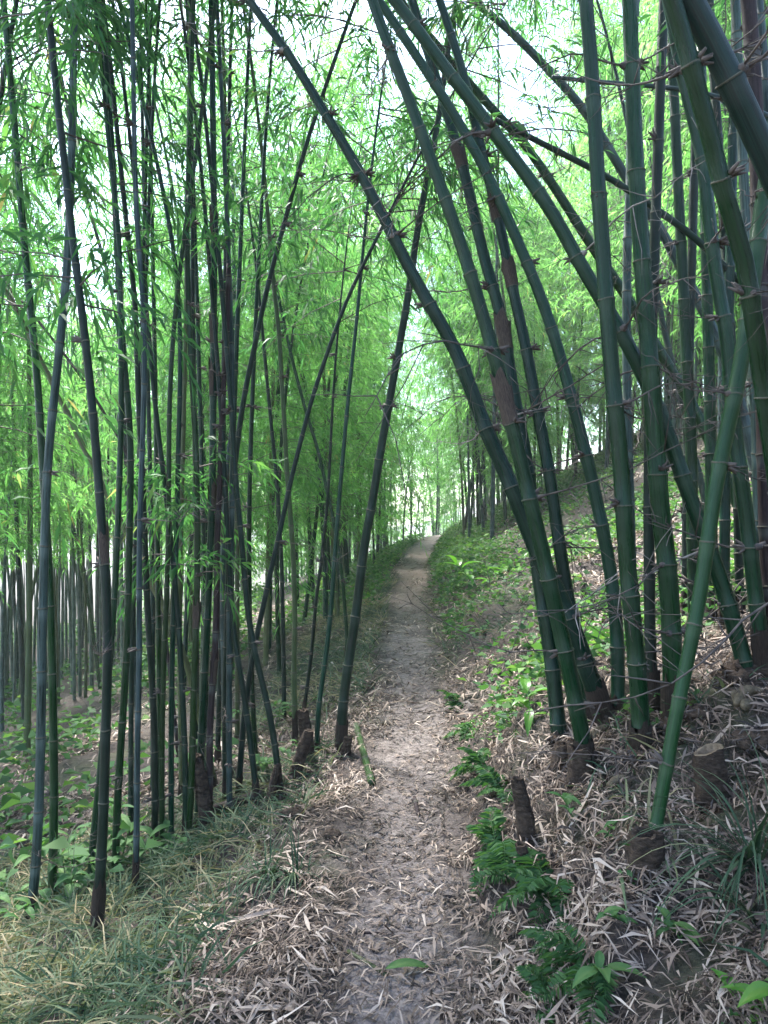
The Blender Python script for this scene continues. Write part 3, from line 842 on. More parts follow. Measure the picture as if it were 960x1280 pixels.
culm([(-75, 1190), (-60, 900), (-48, 620), (-34, 400), (-12, 200), (14, 40)],
     9, 6, 'k', 'dark leafy culm at the grassy end, beyond the whitish kinked one', group=DN, leafy=[(0.30, 0.62, 34, 1.0)], leaf_len=0.15)
gp = np.random.default_rng(31)
for k in range(10):
    bx = 150 + 160 * (k + gp.uniform(0.1, 0.9)) / 10
    by = 1092 - (bx - 150) * 0.62 - gp.uniform(15, 75)
    tx = bx + gp.normal(6, 34)
    culm([(bx, by), (bx + (tx - bx) * 0.15 + gp.normal(0, 3), by - 250), (bx + (tx - bx) * 0.5, by - 560), (tx, by - 900)],
         gp.uniform(5.5, 8), 4.5, 'kgkgo'[k % 5], 'thin dark culm packed in the heart of the downhill clump', group=DN + ', packed', nbr=2, crown_n=10)
for k, (bx, by, tx) in enumerate([(868, 800, 848), (905, 790, 915), (925, 770, 900), (890, 775, 880), (950, 790, 930), (857, 770, 868)]):
    culm([(bx, by), (bx + (tx - bx) * 0.2, by - 250), (tx, by - 560), (tx + (tx - bx) * 0.6, -20)],
         15 - k % 3 * 2, 11, 'ggkgpk'[k], 'green culm crowded behind the broad ribbed one in the uphill clump', group=UP + ', packed', nbr=3, crown_n=10)

# ------------------------------------------------------------------ groves further off: prototypes then individual copies
def proto(seed, height, mat, leaf_len, nb, blen, t0, lean):
    rg = np.random.default_rng(seed)
    n = 40
    t = np.linspace(0, 1, n)
    az = rg.uniform(0, 6.28)
    P = np.zeros((n, 3))
    bend = lean * height * t ** 2.2
    P[:, 0] = np.cos(az) * bend + 0.05 * np.sin(t * 5)
    P[:, 1] = np.sin(az) * bend
    P[:, 2] = height * t - 0.25 * lean * height * t ** 3 - 0.05
    R = 0.042 * (1 - 0.88 * t) + 0.003
    me, _ = culm_mesh('stem', P, R, 0.45, mat, 7)
    fm = crown_mesh('foliage', [crown(P, t0, nb, blen, 9, 9, leaf_len, rg)], [M_LEAF, M_TWIG])
    tone = {M_GREEN: 'green', M_OLIVE: 'olive', M_BLOOM: 'pale grey', M_DARK: 'dark'}[mat]
    return me, fm, ('bowing ' if lean > 0.17 else 'upright ') + tone
PROTO = []
for k in range(9):
    PROTO.append(proto(500 + k, [11, 13, 12, 14, 9.5, 12.5, 10.5, 13.5, 7.5][k], [M_GREEN, M_OLIVE, M_BLOOM, M_GREEN, M_DARK, M_GREEN, M_BLOOM, M_OLIVE, M_GREEN][k],
                       0.13, 108, 1.5, [0.24, 0.30, 0.20, 0.32, 0.16, 0.26, 0.2, 0.3, 0.12][k], [0.12, 0.2, 0.08, 0.25, 0.16, 0.3, 0.05, 0.18, 0.22][k]))

def grove(n, sampler, label, group, rg, smin=0.85, smax=1.2, protos=range(9)):
    k = 0; tries = 0; spots = []
    protos = list(protos)
    while k < n and tries < n * 30:
        tries += 1
        x, y = sampler(rg)
        if abs(x - float(xc(y))) < 0.75 + 0.02 * y: continue
        if any((x - a) ** 2 + (y - b) ** 2 < 0.05 for a, b in spots): continue
        spots.append((x, y)); k += 1
        me, fm, look = PROTO[protos[int(rg.integers(0, len(protos)))]]
        r = thing('bamboo_culm', (x, y, float(h(x, y)) - 0.03), look + ' ' + label, 'bamboo', group)
        r.rotation_euler = (rg.normal(0, 0.05), rg.normal(0, 0.05), rg.uniform(0, 6.28))
        s = rg.uniform(smin, smax)
        r.scale = (s, s, s)
        link('stem', me, r)
        f = link('foliage', fm, r, kind='stuff')

def clumped(rg, cx, cy, sx, sy):
    return cx + rg.normal(0, sx), cy + rg.normal(0, sy)

rg = np.random.default_rng(21)
cl_left = [(-9.5, 14), (-7.5, 17), (-11, 19), (-6.5, 12.5), (-13, 16), (-8, 22), (-14, 24), (-10.5, 12.0)]
PROTO_BARE = [proto(700 + k, [9, 11, 10, 8][k], [M_GREEN, M_BLOOM, M_DARK, M_OLIVE][k], 0.13, 50, 1.1, 0.46, [0.1, 0.2, 0.05, 0.15][k]) for k in range(4)]
PROTO += PROTO_BARE
grove(64, lambda g: clumped(g, *cl_left[int(g.integers(0, len(cl_left)))], 0.9, 0.9),
      'bamboo culm in the far grove at the foot of the downhill slope', 'grove at the foot of the slope', rg, 0.7, 1.05, (9, 10, 11, 12))
PAIRB = range(len(PROTO), len(PROTO) + 4)
PROTO += [proto(800 + k, [11, 9, 12.5, 10][k], [M_GREEN, M_OLIVE, M_DARK, M_GREEN][k], 0.115, 92, 1.35, [0.22, 0.32, 0.28, 0.18][k], [0.15, 0.08, 0.2, 0.25][k]) for k in range(4)]
cl_b = [(-1.6, 8.5), (-2.6, 10.5), (-1.5, 12.5), (-3.4, 13.5), (-1.6, 16), (-2.8, 19), (-1.2, 22), (-5.0, 9.0), (-4.4, 16.5), (-0.7, 18.5), (-0.3, 24)]
grove(54, lambda g: clumped(g, *cl_b[int(g.integers(0, len(cl_b)))], 0.45, 0.6),
      'bamboo culm lining the downhill side of the trail beyond the near clump', 'culms lining the trail', rg, 0.75, 1.15, PAIRB)
cl_c = [(1.95, 15.5), (2.3, 20.5), (3.2, 17), (4.6, 20), (3.4, 23), (5.8, 15.5), (6.5, 24), (4.4, 28), (7.5, 19), (2.5, 19.5)]
grove(66, lambda g: clumped(g, *cl_c[int(g.integers(0, len(cl_c)))], 0.6, 0.9),
      'bamboo culm on the uphill side of the trail where it climbs', 'culms up the slope by the trail', rg, 0.75, 1.1)
cl_e = [(5.2, 8.6), (6.6, 11), (8.0, 13), (9.5, 12), (8.2, 16), (10.5, 16), (5.6, 12.8), (9, 19.5), (7.4, 9.4), (5.4, 10.2), (6.8, 14.5)]
grove(84, lambda g: clumped(g, *cl_e[int(g.integers(0, len(cl_e)))], 0.7, 0.9),
      'bamboo culm in the grove high on the hillside', 'hillside grove', rg, 0.75, 1.1, (2, 6, 0, 8))
cl_d = [(-1.5, 30), (0.2, 36), (4.5, 38), (-4, 34), (-6, 28), (2.5, 44), (7.5, 36), (-2.0, 40), (0.0, 27)]
grove(46, lambda g: clumped(g, *cl_d[int(g.integers(0, len(cl_d)))], 0.9, 1.3),
      'bamboo culm closing the view where the trail bends away', 'grove at the trail bend', rg, 0.85, 1.25)

# the wood beyond the countable culms reads as one mass
gt = np.random.default_rng(77)
parts = []
spots = []
for k in range(190):
    z_ = gt.integers(0, 4)
    if z_ == 0: spots.append((gt.uniform(9, 26), gt.uniform(14, 40)))
    elif z_ == 3: yy = gt.uniform(17, 36); spots.append((gt.uniform(-0.66, -0.34) * yy, yy))
    elif z_ == 1: spots.append((gt.uniform(4, 16), gt.uniform(26, 48)))
    else:
        yy = gt.uniform(26, 50); spots.append((gt.uniform(-0.34, 0.02) * yy, yy))
for k in range(26):
    spots.append((gt.uniform(-2, 6.5), gt.uniform(41, 52)))
for k in range(24):
    spots.append((gt.uniform(-3.5, 1.0) if k % 2 else gt.uniform(3.8, 6.5), gt.uniform(26, 38)))
spots = [(a, b) for a, b in spots if abs(a - float(xc(b))) > 1.1]
for (x, y) in spots:
    H = gt.uniform(7, 12); z = float(h(x, y)); t = np.linspace(0, 1, 8); az = gt.uniform(0, 6.28); le = gt.uniform(0.05, 0.25)
    P = np.stack([x + math.cos(az) * le * H * t ** 2, y + math.sin(az) * le * H * t ** 2, z - 0.05 + H * t], -1)
    parts.append(crown(P, 0.42 if x / y < -0.34 else 0.10, 26, 1.5, 8, 7, 0.22, gt))
    V, Q_, T, _, _ = tube(P, 0.045 * (1 - 0.85 * t), 5, False)
    parts.append((V, Q_, np.full(len(V), 0.4), np.full(len(Q_), 2)))
for k in range(330):
    if k % 3:
        y = gt.uniform(11, 26); x = gt.uniform(0.36, 0.85) * y
    else:
        y = gt.uniform(13, 32); x = gt.uniform(-0.66, -0.30) * y
    z = float(h(x, y)); t = np.linspace(0, 1, 5); H = gt.uniform(6, 10); lx, ly = gt.normal(0, 0.4, 2)
    P = np.stack([x + lx * t ** 2, y + ly * t ** 2, z - 0.05 + H * t], -1)
    V, Q_, T, _, _ = tube(P, gt.uniform(0.022, 0.042) * (1 - 0.7 * t), 5, False)
    parts.append((V, Q_, np.full(len(V), 0.4), np.full(len(Q_), 2)))
link('far_bamboo_wood', crown_mesh('far_bamboo_wood', parts, [M_LEAF, M_TWIG, M_STEMFAR]), kind='stuff',
     label='far bamboo wood closing off the hillside and the valley behind the groves', cat='bamboo wood')

# ------------------------------------------------------------------ loose litter on the ground (nobody could count it)
def scatter_xy(n, y0, y1, pw, spread, rg):
    y = y0 + (y1 - y0) * rg.random(n) ** pw
    x = rg.uniform(-1, 1, n) * (spread * y + 0.8)
    return x, y

def hn(x, y, e=0.03):
    z = h(x, y)
    dx = (h(x + e, y) - z) / e; dy = (h(x, y + e) - z) / e
    return z, norm(np.stack([-dx, -dy, np.ones_like(dx)], -1)), dx, dy

def litter(name, n, y0, y1, pw, spread, lmin, lmax, keep, rg, lift=0.03, wr=(0.06, 0.13), lvm=0.40, lvs=0.28):
    x, y = scatter_xy(n, y0, y1, pw, spread, rg)
    u = x - xc(y)
    k = rg.random(n) < keep(u, y, x)
    x, y, u = x[k], y[k], u[k]; n = len(x)
    z, nn, dx, dy = hn(x, y)
    a = rg.uniform(0, 2 * np.pi, n)
    D = np.stack([np.cos(a), np.sin(a), np.zeros(n)], -1)
    slope = np.sqrt(dx ** 2 + dy ** 2)
    down = norm(np.stack([-dx, -dy, np.zeros(n)], -1))
    D = norm(D + down * np.clip(slope, 0, 1)[:, None] * 0.9)
    D = norm(D - nn * np.sum(D * nn, -1, keepdims=True) + nn * rg.normal(0.0, 0.16, n)[:, None])
    L = rg.uniform(lmin, lmax, n) * (1 + 0.03 * y)
    W = L * rg.uniform(*wr, n)
    P = np.stack([x, y, z], -1) + nn * (rg.random(n) ** 2 * lift + 0.006)[:, None] - D * (L * 0.5)[:, None]
    S = norm(np.cross(D, nn) + rg.normal(0, 0.25, (n, 3)))
    arch = rg.normal(0.06, 0.15, n) * L
    m = P + D * (L * 0.42)[:, None] + nn * arch[:, None]
    V = np.stack([P, m + S * (W * .5)[:, None], P + D * L[:, None], m - S * (W * .5)[:, None]], 1).reshape(-1, 3)
    patch = 0.35 * vn(x * 1.6 + 3, y * 1.6)
    lv = np.clip(rg.normal(lvm, lvs, n) + patch, 0.02, 0.98)
    return V, np.arange(n * 4).reshape(n, 4), np.repeat(lv, 4)

def join(lst):
    n = 0; V = []; Qs = []; A = []
    for v, q, a in lst:
        V.append(v); Qs.append(q + n); A.append(a); n += len(v)
    return np.vstack(V), np.vstack(Qs), np.concatenate(A)

rl = np.random.default_rng(5)
def keep_main(u, y, x):
    side = np.clip((np.abs(u + 0.03) - 0.09) / 0.22, 0, 1)
    pth = 0.17 + 0.83 * side ** 1.3
    hole = (1.0 - 0.92 * np.clip(1.3 - np.hypot((x - BARE.x) / 0.30, (y - BARE.y) / 0.26), 0, 1))
    pth = pth * hole
    grassy = np.clip((-u - 0.75) / 0.35, 0, 1) * (y < 6)
    return pth * (1 - 0.75 * grassy) * np.clip(0.72 + 1.9 * vn(x * 1.9, y * 1.9) + 0.8 * vn(x * 6, y * 6), 0.04, 1)
BARE = hit(850, 1235)
V, Qd, lv = join([
    litter('a', 150000, 1.2, 7.0, 1.5, 0.62, 0.03, 0.10, keep_main, rl),
    litter('b', 30000, 1.2, 4.2, 1.2, 0.6, 0.05, 0.125, lambda u, y, x: (np.clip((u - 0.3) / 0.3, 0.0, 1) + 0.5 * np.clip((-u - 0.25) / 0.2, 0, 1) * (u > -1.0)) * np.clip(0.6 + 2.4 * vn(x * 2.3 + 8, y * 2.3), 0.03, 1) * (1.0 - 0.9 * np.clip(1.3 - np.hypot((x - BARE.x) / 0.30, (y - BARE.y) / 0.26), 0, 1)), rl, 0.06, (0.05, 0.11), 0.5),
    litter('p', 60000, 1.6, 16.0, 1.7, 0.10, 0.015, 0.065, lambda u, y, x: (np.abs(u) < 0.55) * np.clip(0.5 + 1.8 * vn(x * 4, y * 4), 0.08, 1), rl, 0.006, (0.10, 0.25), 0.30, 0.25),
    litter('c', 80000, 5.5, 20, 1.5, 0.6, 0.06, 0.14, lambda u, y, x: (0.3 + 0.7 * (np.abs(u) > 0.3)) * (u > -5) * np.clip(0.45 + 1.6 * vn(x * .8, y * .8), 0.06, 1), rl, 0.04, (0.10, 0.2), 0.42),
])
link('leaf_litter', mesh_np('leaf_litter', V, Qd, [M_LITTER], {'lv': ('FLOAT', lv)}), kind='stuff',
     label='dry tan and grey bamboo leaves strewn over path and slopes', cat='leaf litter')

# ------------------------------------------------------------------ grass and ground cover
def blades(x, y, L, W, D, lv, rg, seg=3, curl=1.0):
    n = len(x)
    z = h(x, y)
    P = np.stack([x, y, z - 0.01], -1)
    d = norm(D); S = norm(np.cross(d, rg.normal(0, 1, (n, 3))))
    rows = []
    cur = P.copy(); dirv = d.copy()
    for k in range(seg + 1):
        w = W * (1 - k / seg) ** 0.7
        rows.append((cur - S * (w * .5)[:, None], cur + S * (w * .5)[:, None]))
        cur = cur + dirv * (L / seg)[:, None]
        dirv = norm(dirv + np.array([0, 0, -0.42 * curl]) + rg.normal(0, 0.10, (n, 3)))
    V = np.stack([p for r in rows for p in r], 1)       # n, 2*(seg+1), 3
    # keep tips from sinking under the ground
    hz = h(V[..., 0], V[..., 1]) + 0.004
    V[..., 2] = np.maximum(V[..., 2], hz)
    m = 2 * (seg + 1)
    base = (np.arange(n) * m)[:, None]
    k = np.arange(seg)[None] * 2
    Qd = np.stack([base + k, base + k + 1, base + k + 3, base + k + 2], -1).reshape(-1, 4)
    return V.reshape(-1, 3), Qd, np.repeat(lv, m)

rgx = np.random.default_rng(9)
def grass_patch(n, y0, y1, u0, u1, lmin, lmax, dens, lvm):
    y = rgx.uniform(y0, y1, n); u = rgx.uniform(u0, u1, n); x = u + xc(y)
    k = rgx.random(n) < dens(u, y, x)
    x, y, u = x[k], y[k], u[k]; n = len(x)
    a = rgx.uniform(0, 2 * np.pi, n)
    D = np.stack([np.cos(a) * 0.8 - 0.35, np.sin(a) * 0.8 - 0.2, rgx.uniform(0.35, 1.1, n)], -1)
    L = rgx.uniform(lmin, lmax, n)
    lv = np.clip(rgx.normal(lvm, 0.24, n) + 0.7 * vn(x * 1.4, y * 1.4), 0.02, 0.98)
    return blades(x, y, L, L * rgx.uniform(0.025, 0.06, n), D, lv, rgx)
brow = lambda u, y, x: np.clip((-u - 0.50 - 0.16 * (3.2 - y) * (y < 3.2) + 0.35 * vn(x * 2, y * 2)) / 0.25, 0, 1) * np.clip(0.75 + 1.2 * vn(x * 1.7 + 5, y * 1.7), 0.12, 1)
V, Qd, lv = join([
    grass_patch(26000, 1.6, 5.2, -3.0, -0.35, 0.09, 0.30, brow, 0.50),
    grass_patch(9000, 5.0, 16, -1.6, -0.35, 0.10, 0.30, lambda u, y, x: np.clip((-u - half(y) + 0.07) / 0.25, 0, 1) * (y > 6.5) + 0.12, 0.45),
    grass_patch(12000, 7.0, 32, 0.22, 1.5, 0.08, 0.26, lambda u, y, x: np.clip((u - half(y) + 0.08) / 0.2, 0, 1), 0.3),
    grass_patch(7000, 12.0, 30, -2.4, -0.5, 0.12, 0.4, lambda u, y, x: np.clip((-u - half(y)) / 0.2, 0, 1), 0.3),
    grass_patch(1500, 1.4, 4.5, 0.75, 2.2, 0.12, 0.30, lambda u, y, x: np.clip(2.5 * vn(x * 2.2, y * 2.2), 0, 1), 0.2),
])
link('grass', mesh_np('grass', V, Qd, [M_GRASS], {'lv': ('FLOAT', lv)}), kind='stuff',
     label='grey green and straw coloured grass matted on the slope below the path', cat='grass')

def cover(n, y0, y1, u0, u1, dens, lmin, lmax, hgt):
    y = rgx.uniform(y0, y1, n); u = rgx.uniform(u0, u1, n); x = u + xc(y)
    k = rgx.random(n) < dens(u, y, x)
    x, y = x[k], y[k]; n = len(x)
    z = h(x, y)
    P = np.stack([x, y, z + rgx.random(n) * hgt + 0.01], -1)
    a = rgx.uniform(0, 2 * np.pi, n)
    D = np.stack([np.cos(a), np.sin(a), rgx.uniform(-0.2, 0.6, n)], -1)
    L = rgx.uniform(lmin, lmax, n)
    lv = np.clip(rgx.normal(0.5, 0.22, n), 0.02, 0.98)
    return leaves(P, D, L, L * rgx.uniform(0.4, 0.65, n), lv, 0.15, rgx)
V, Qd, lv = join([
    cover(70000, 4.2, 24, 0.5, 10, lambda u, y, x: np.clip(0.42 + 2.6 * vn(x * .7, y * .7) + 0.03 * (y - 6) + 0.12 * np.clip(u - 2, 0, 4), 0, 1), 0.05, 0.11, 0.20),
    cover(12000, 6.0, 34, 0.40, 1.6, lambda u, y, x: np.clip(0.5 + 2.0 * vn(x * .9, y * .9), 0, 1), 0.05, 0.11, 0.16),
    cover(60000, 4.0, 30, -18, -1.4, lambda u, y, x: np.clip(0.45 + 2.2 * vn(x * .8, y * .8), 0, 1) * (u > -0.75 * y) * (u < -0.2 * y - 0.3), 0.07, 0.18, 0.38),
    cover(7000, 12.0, 32, -3, -0.5, lambda u, y, x: np.clip((-u - half(y)) * 4, 0, 1), 0.05, 0.13, 0.3),
    cover(14000, 1.6, 5.5, 0.36, 1.6, lambda u, y, x: np.clip(-0.15 + 3.2 * vn(x * 2.4 + 20, y * 2.4), 0, 1) * np.clip(1.5 - u, 0.15, 1), 0.015, 0.05, 0.10),
])
link('ground_cover', mesh_np('ground_cover', V, Qd, [M_PLANT], {'lv': ('FLOAT', lv)}), kind='stuff',
     label='low leafy weeds and seedlings covering the slopes beside the trail', cat='ground cover')

# ------------------------------------------------------------------ single plants
def frond_mesh(seed, L):
    """fern frond along +X, arching, paired pinnae"""
    g = np.random.default_rng(seed)
    acc = Acc()
    n = 22
    s = np.linspace(0, 1, n)
    P = np.stack([L * s * (1 - 0.12 * s), 0.05 * L * np.sin(s * 3), L * (0.55 * s - 0.75 * s ** 2)], -1)
    acc.tube(P, np.linspace(0.0022, 0.0008, n), 4)
    T = norm(np.gradient(P, axis=0))
    for i in range(2, n):
        pl = L * 0.24 * math.sin(math.pi * (0.12 + 0.86 * s[i])) + 0.006
        for sg in (-1, 1):
            side = norm(np.cross(T[i], [0, 0, 1.0])) * sg
            D = side + T[i] * 0.45 + np.array([0, 0, -0.1]) + g.normal(0, 0.06, 3)
            v, q, a = leaves(P[i][None], D[None], np.array([pl]), np.array([pl * 0.30]), np.array([float(np.clip(g.normal(0.36, 0.18), 0, 1))]), 0.1, g)
            acc.add(v, q, None, a)
    return acc.mesh('frond', [M_PLANT], False)
FRONDS = [frond_mesh(40 + k, [0.26, 0.32, 0.21, 0.28][k]) for k in range(4)]

def fern(px, py, label, nf=8, scale=1.0, seed=0, tilt=(0, 0)):
    g = np.random.default_rng(seed + 77)
    p = hit(px, py)
    r = thing('fern', p, label, 'fern', 'ferns on the bank')
    for k in range(nf):
        o = link('frond', FRONDS[k % 4], r)
        s = scale * g.uniform(0.7, 1.15)
        az = math.pi + g.uniform(-1.9, 1.9)
        o.matrix_local = Matrix.Rotation(az, 4, 'Z') @ Matrix.Rotation(-g.uniform(-0.35, 0.7), 4, 'Y') @ Matrix.Rotation(g.normal(0, .3), 4, 'X') @ Matrix.Diagonal((s, s, s, 1))
    return r
fern(690, 1125, 'large fern hanging over the bare earth of the bank below the thin broken stump', 11, 1.05, 1)
fern(622, 1065, 'dense fern at the bank edge where litter spills onto the path', 12, 0.95, 2)
fern(640, 1105, 'fern just below the dense bank edge fern', 8, 0.8, 3)
fern(606, 965, 'small fern on the shaded lip of the bank by the path', 9, 0.9, 4)
fern(590, 920, 'fern on the dark crumbled edge of the bank', 8, 0.8, 5)
fern(628, 990, 'fern growing against the top of the thin broken stump', 8, 0.9, 6)
fern(738, 1215, 'fern rooted in bare soil beneath the pale leaf litter', 9, 0.8, 7)
fern(700, 1195, 'little fern beside the one rooted in bare soil', 6, 0.6, 8)
fern(570, 880, 'fern in the hollow of the bank beyond the others', 8, 0.9, 9)
fern(690, 1260, 'low fern at the foot of the bank next to the path litter', 7, 0.7, 10)

def broad_leaf_mesh(L, W, seed, mat):
    """broad pointed leaf along +X with a folded midrib and drooping tip"""
    g = np.random.default_rng(seed)
    n = 9
    s = np.linspace(0, 1, n)
    w = W * np.sin(np.pi * s ** 0.8) ** 0.9 * 0.5 + 0.0008
    x = L * s; z = 0.12 * L * np.sin(s * 2.2) - 0.30 * L * s ** 2.4
    V = []; A = []
    for i in range(n):
        for k, o in enumerate((-1, -0.5, 0, 0.5, 1)):
            V.append((x[i], o * w[i], z[i] + abs(o) * w[i] * 0.35 + 0.01 * L * math.sin(7 * s[i] + o)))
            A.append(0.55 + 0.12 * (k == 2) + g.normal(0, 0.03))
    F = [(i * 5 + k, i * 5 + k + 1, (i + 1) * 5 + k + 1, (i + 1) * 5 + k) for i in range(n - 1) for k in range(4)]
    return mesh_np('leaf', np.array(V), np.array(F), [mat], {'lv': ('FLOAT', np.clip(A, 0, 1))}, smooth=True)
BL_FRESH = [broad_leaf_mesh(0.20, 0.055, 1, M_FRESHLEAF), broad_leaf_mesh(0.16, 0.06, 2, M_FRESHLEAF)]
BL_DARK = [broad_leaf_mesh(0.12, 0.055, 3, M_PLANT), broad_leaf_mesh(0.09, 0.05, 4, M_PLANT), broad_leaf_mesh(0.14, 0.05, 5, M_PLANT)]

def plant(px, py, label, hgt, nl, leafset, scale=1.0, seed=0, cat='plant', name='leafy_plant', group=None, stems=1, spread=0.1, droop=(-0.3, 0.6)):
    g = np.random.default_rng(seed + 11)
    p = hit(px, py)
    r = thing(name, p, label, cat, group)
    for sidx in range(stems):
        lean = g.normal(0, spread, 2)
        n = 8; s = np.linspace(0, 1, n)
        hh = hgt * g.uniform(0.75, 1.1)
        P = np.stack([lean[0] * s ** 1.5 * 2, lean[1] * s ** 1.5 * 2, hh * s - 0.02], -1)
        acc = Acc(); acc.tube(P, np.linspace(0.005, 0.002, n) * (1 if hgt < .4 else 1.3), 5)
        link('stem', acc.mesh('stem', [M_PLANT]), r)
        for k in range(nl):
            q = 0.35 + 0.65 * (k + 1) / nl
            c = [np.interp(q, s, P[:, j]) for j in range(3)]
            az = k * 2.4 + g.uniform(-0.4, 0.4)
            sc = scale * g.uniform(0.7, 1.15)
            o = link('leaf', leafset[int(g.integers(0, len(leafset)))], r)
            o.matrix_local = Matrix.Translation(c) @ Matrix.Rotation(az, 4, 'Z') @ Matrix.Rotation(-g.uniform(*droop), 4, 'Y') @ Matrix.Diagonal((sc, sc, sc, 1))
    return r
plant(668, 912, 'bright green sapling with long drooping leaves beside the foot of the arching culms', 0.20, 7, BL_FRESH, 0.95, 1, 'sapling', 'sapling', droop=(-0.9, 0.5))
plant(884, 1262, 'fresh light green broad leaf seedling on bare soil of the bank', 0.10, 5, BL_FRESH, 0.62, 2, 'seedling', 'seedling', spread=0.03)
plant(940, 1275, 'seedling with wide green leaves beside the light green one', 0.12, 5, BL_FRESH, 0.7, 3, 'seedling', 'seedling', spread=0.03)
plant(790, 1160, 'dark round leafed weed under the cut stump', 0.10, 6, BL_DARK, 0.5, 4, spread=0.04)
plant(722, 1040, 'pale green weed among litter at the foot of the clump', 0.14, 6, BL_DARK, 0.75, 5, spread=0.04)
plant(748, 1060, 'weed with paired leaves between the rhizomes and the cut stump', 0.12, 6, BL_DARK, 0.6, 6, spread=0.04)
plant(752, 1225, 'broad dark leaf weed on the earth face', 0.10, 5, BL_DARK, 0.8, 7, spread=0.04)
plant(855, 1190, 'dull green rosette below the arching grass tuft', 0.06, 7, BL_DARK, 0.7, 8, spread=0.03)
plant(85, 1125, 'bushy green weed at the foot of the whitish kinked culm', 0.34, 9, BL_DARK, 0.95, 9, stems=6, spread=0.14, group='bushes at the clump foot')
plant(100, 1105, 'light green bush between the two foremost culms', 0.36, 9, BL_DARK, 0.9, 10, stems=5, spread=0.14, group='bushes at the clump foot')
plant(150, 1098, 'dark leafy bush behind the foremost dark culm', 0.36, 8, BL_DARK, 1.1, 11, stems=5, spread=0.13, group='bushes at the clump foot')
plant(185, 1085, 'small dark weed under the pale blue grey culm', 0.22, 7, BL_DARK, 0.9, 12, stems=3, spread=0.1, group='bushes at the clump foot')
plant(335, 965, 'yellowish weed behind the swept dark culm', 0.26, 7, BL_DARK, 0.8, 13, stems=4, spread=0.1)
plant(345, 915, 'yellow green shrub under the olive brown culm', 0.34, 8, BL_DARK, 0.9, 14, stems=4, spread=0.14)
plant(700, 705, 'light green fern like shrub on the open litter slope', 0.30, 8, BL_FRESH, 1.0, 15, stems=4, spread=0.18)
plant(596, 740, 'bright arching plant on the slope beside the far trail', 0.45, 8, BL_FRESH, 1.6, 16, stems=4, spread=0.25)
plant(600, 795, 'blue green low plant lying on the litter slope', 0.12, 8, BL_DARK, 1.1, 17, stems=3, spread=0.15)

def tuft(px, py, label, n, L0, bias, seed, lvm=0.25, width=0.012):
    g = np.random.default_rng(seed)
    p = hit(px, py)
    r = thing('grass_tuft', p, label, 'grass tuft', 'grass tufts')
    for k in range(n):
        m = 10; s = np.linspace(0, 1, m)
        a = g.uniform(0, 6.28)
        d = np.array([math.cos(a) * 0.6 + bias[0], math.sin(a) * 0.6 + bias[1], g.uniform(0.7, 1.5)]); d /= np.linalg.norm(d)
        L = L0 * g.uniform(0.55, 1.15)
        P = np.zeros((m, 3)); dv = d.copy(); P[0] = [g.normal(0, .02), g.normal(0, .02), -0.01]
        for i in range(1, m):
            P[i] = P[i - 1] + dv * L / (m - 1)
            dv = dv + np.array([0, 0, -0.24]); dv /= np.linalg.norm(dv)
        S = norm(np.cross(np.gradient(P, axis=0), [0.05, 0.1, 1.0]))
        w = width * g.uniform(0.6, 1.1) * np.clip(1.15 - s ** 1.5, 0.06, 1) * np.clip(s * 5 + 0.5, 0, 1)
        sag = np.array([0, 0, 0.18]) * w[:, None]
        V = np.stack([P - S * w[:, None] / 2 + sag, P, P + S * w[:, None] / 2 + sag], 1).reshape(-1, 3)
        F = [(i * 3 + j, i * 3 + j + 1, i * 3 + j + 4, i * 3 + j + 3) for i in range(m - 1) for j in (0, 1)]
        link('blade', mesh_np('blade', V, np.array(F), [M_GRASS], {'lv': ('FLOAT', np.full(len(V), float(np.clip(g.normal(lvm, 0.12), 0, 1))))}, smooth=True), r)
    return r
tuft(945, 1095, 'long bladed green grass tuft arching over the bank above the seedlings', 46, 0.52, (-0.55, -0.15), 1)
tuft(955, 1165, 'grass tuft with broad upright blades at the bank edge', 16, 0.38, (-0.2, -0.2), 2, 0.2, 0.016)
tuft(372, 1100, 'fresh green grass tuft on the brow of the slope', 42, 0.28, (-0.2, -0.35), 3, 0.2, 0.009)
tuft(335, 1105, 'blue green grass tuft beside the fresh one on the brow', 36, 0.28, (-0.3, -0.3), 4, 0.15, 0.009)
tuft(205, 1150, 'grass tuft below the blackened culm feet', 36, 0.30, (-0.2, -0.3), 5, 0.3, 0.008)
tuft(440, 760, 'pale grass tuft beside the far trail edge', 30, 0.55, (-0.3, -0.2), 6, 0.45, 0.014)

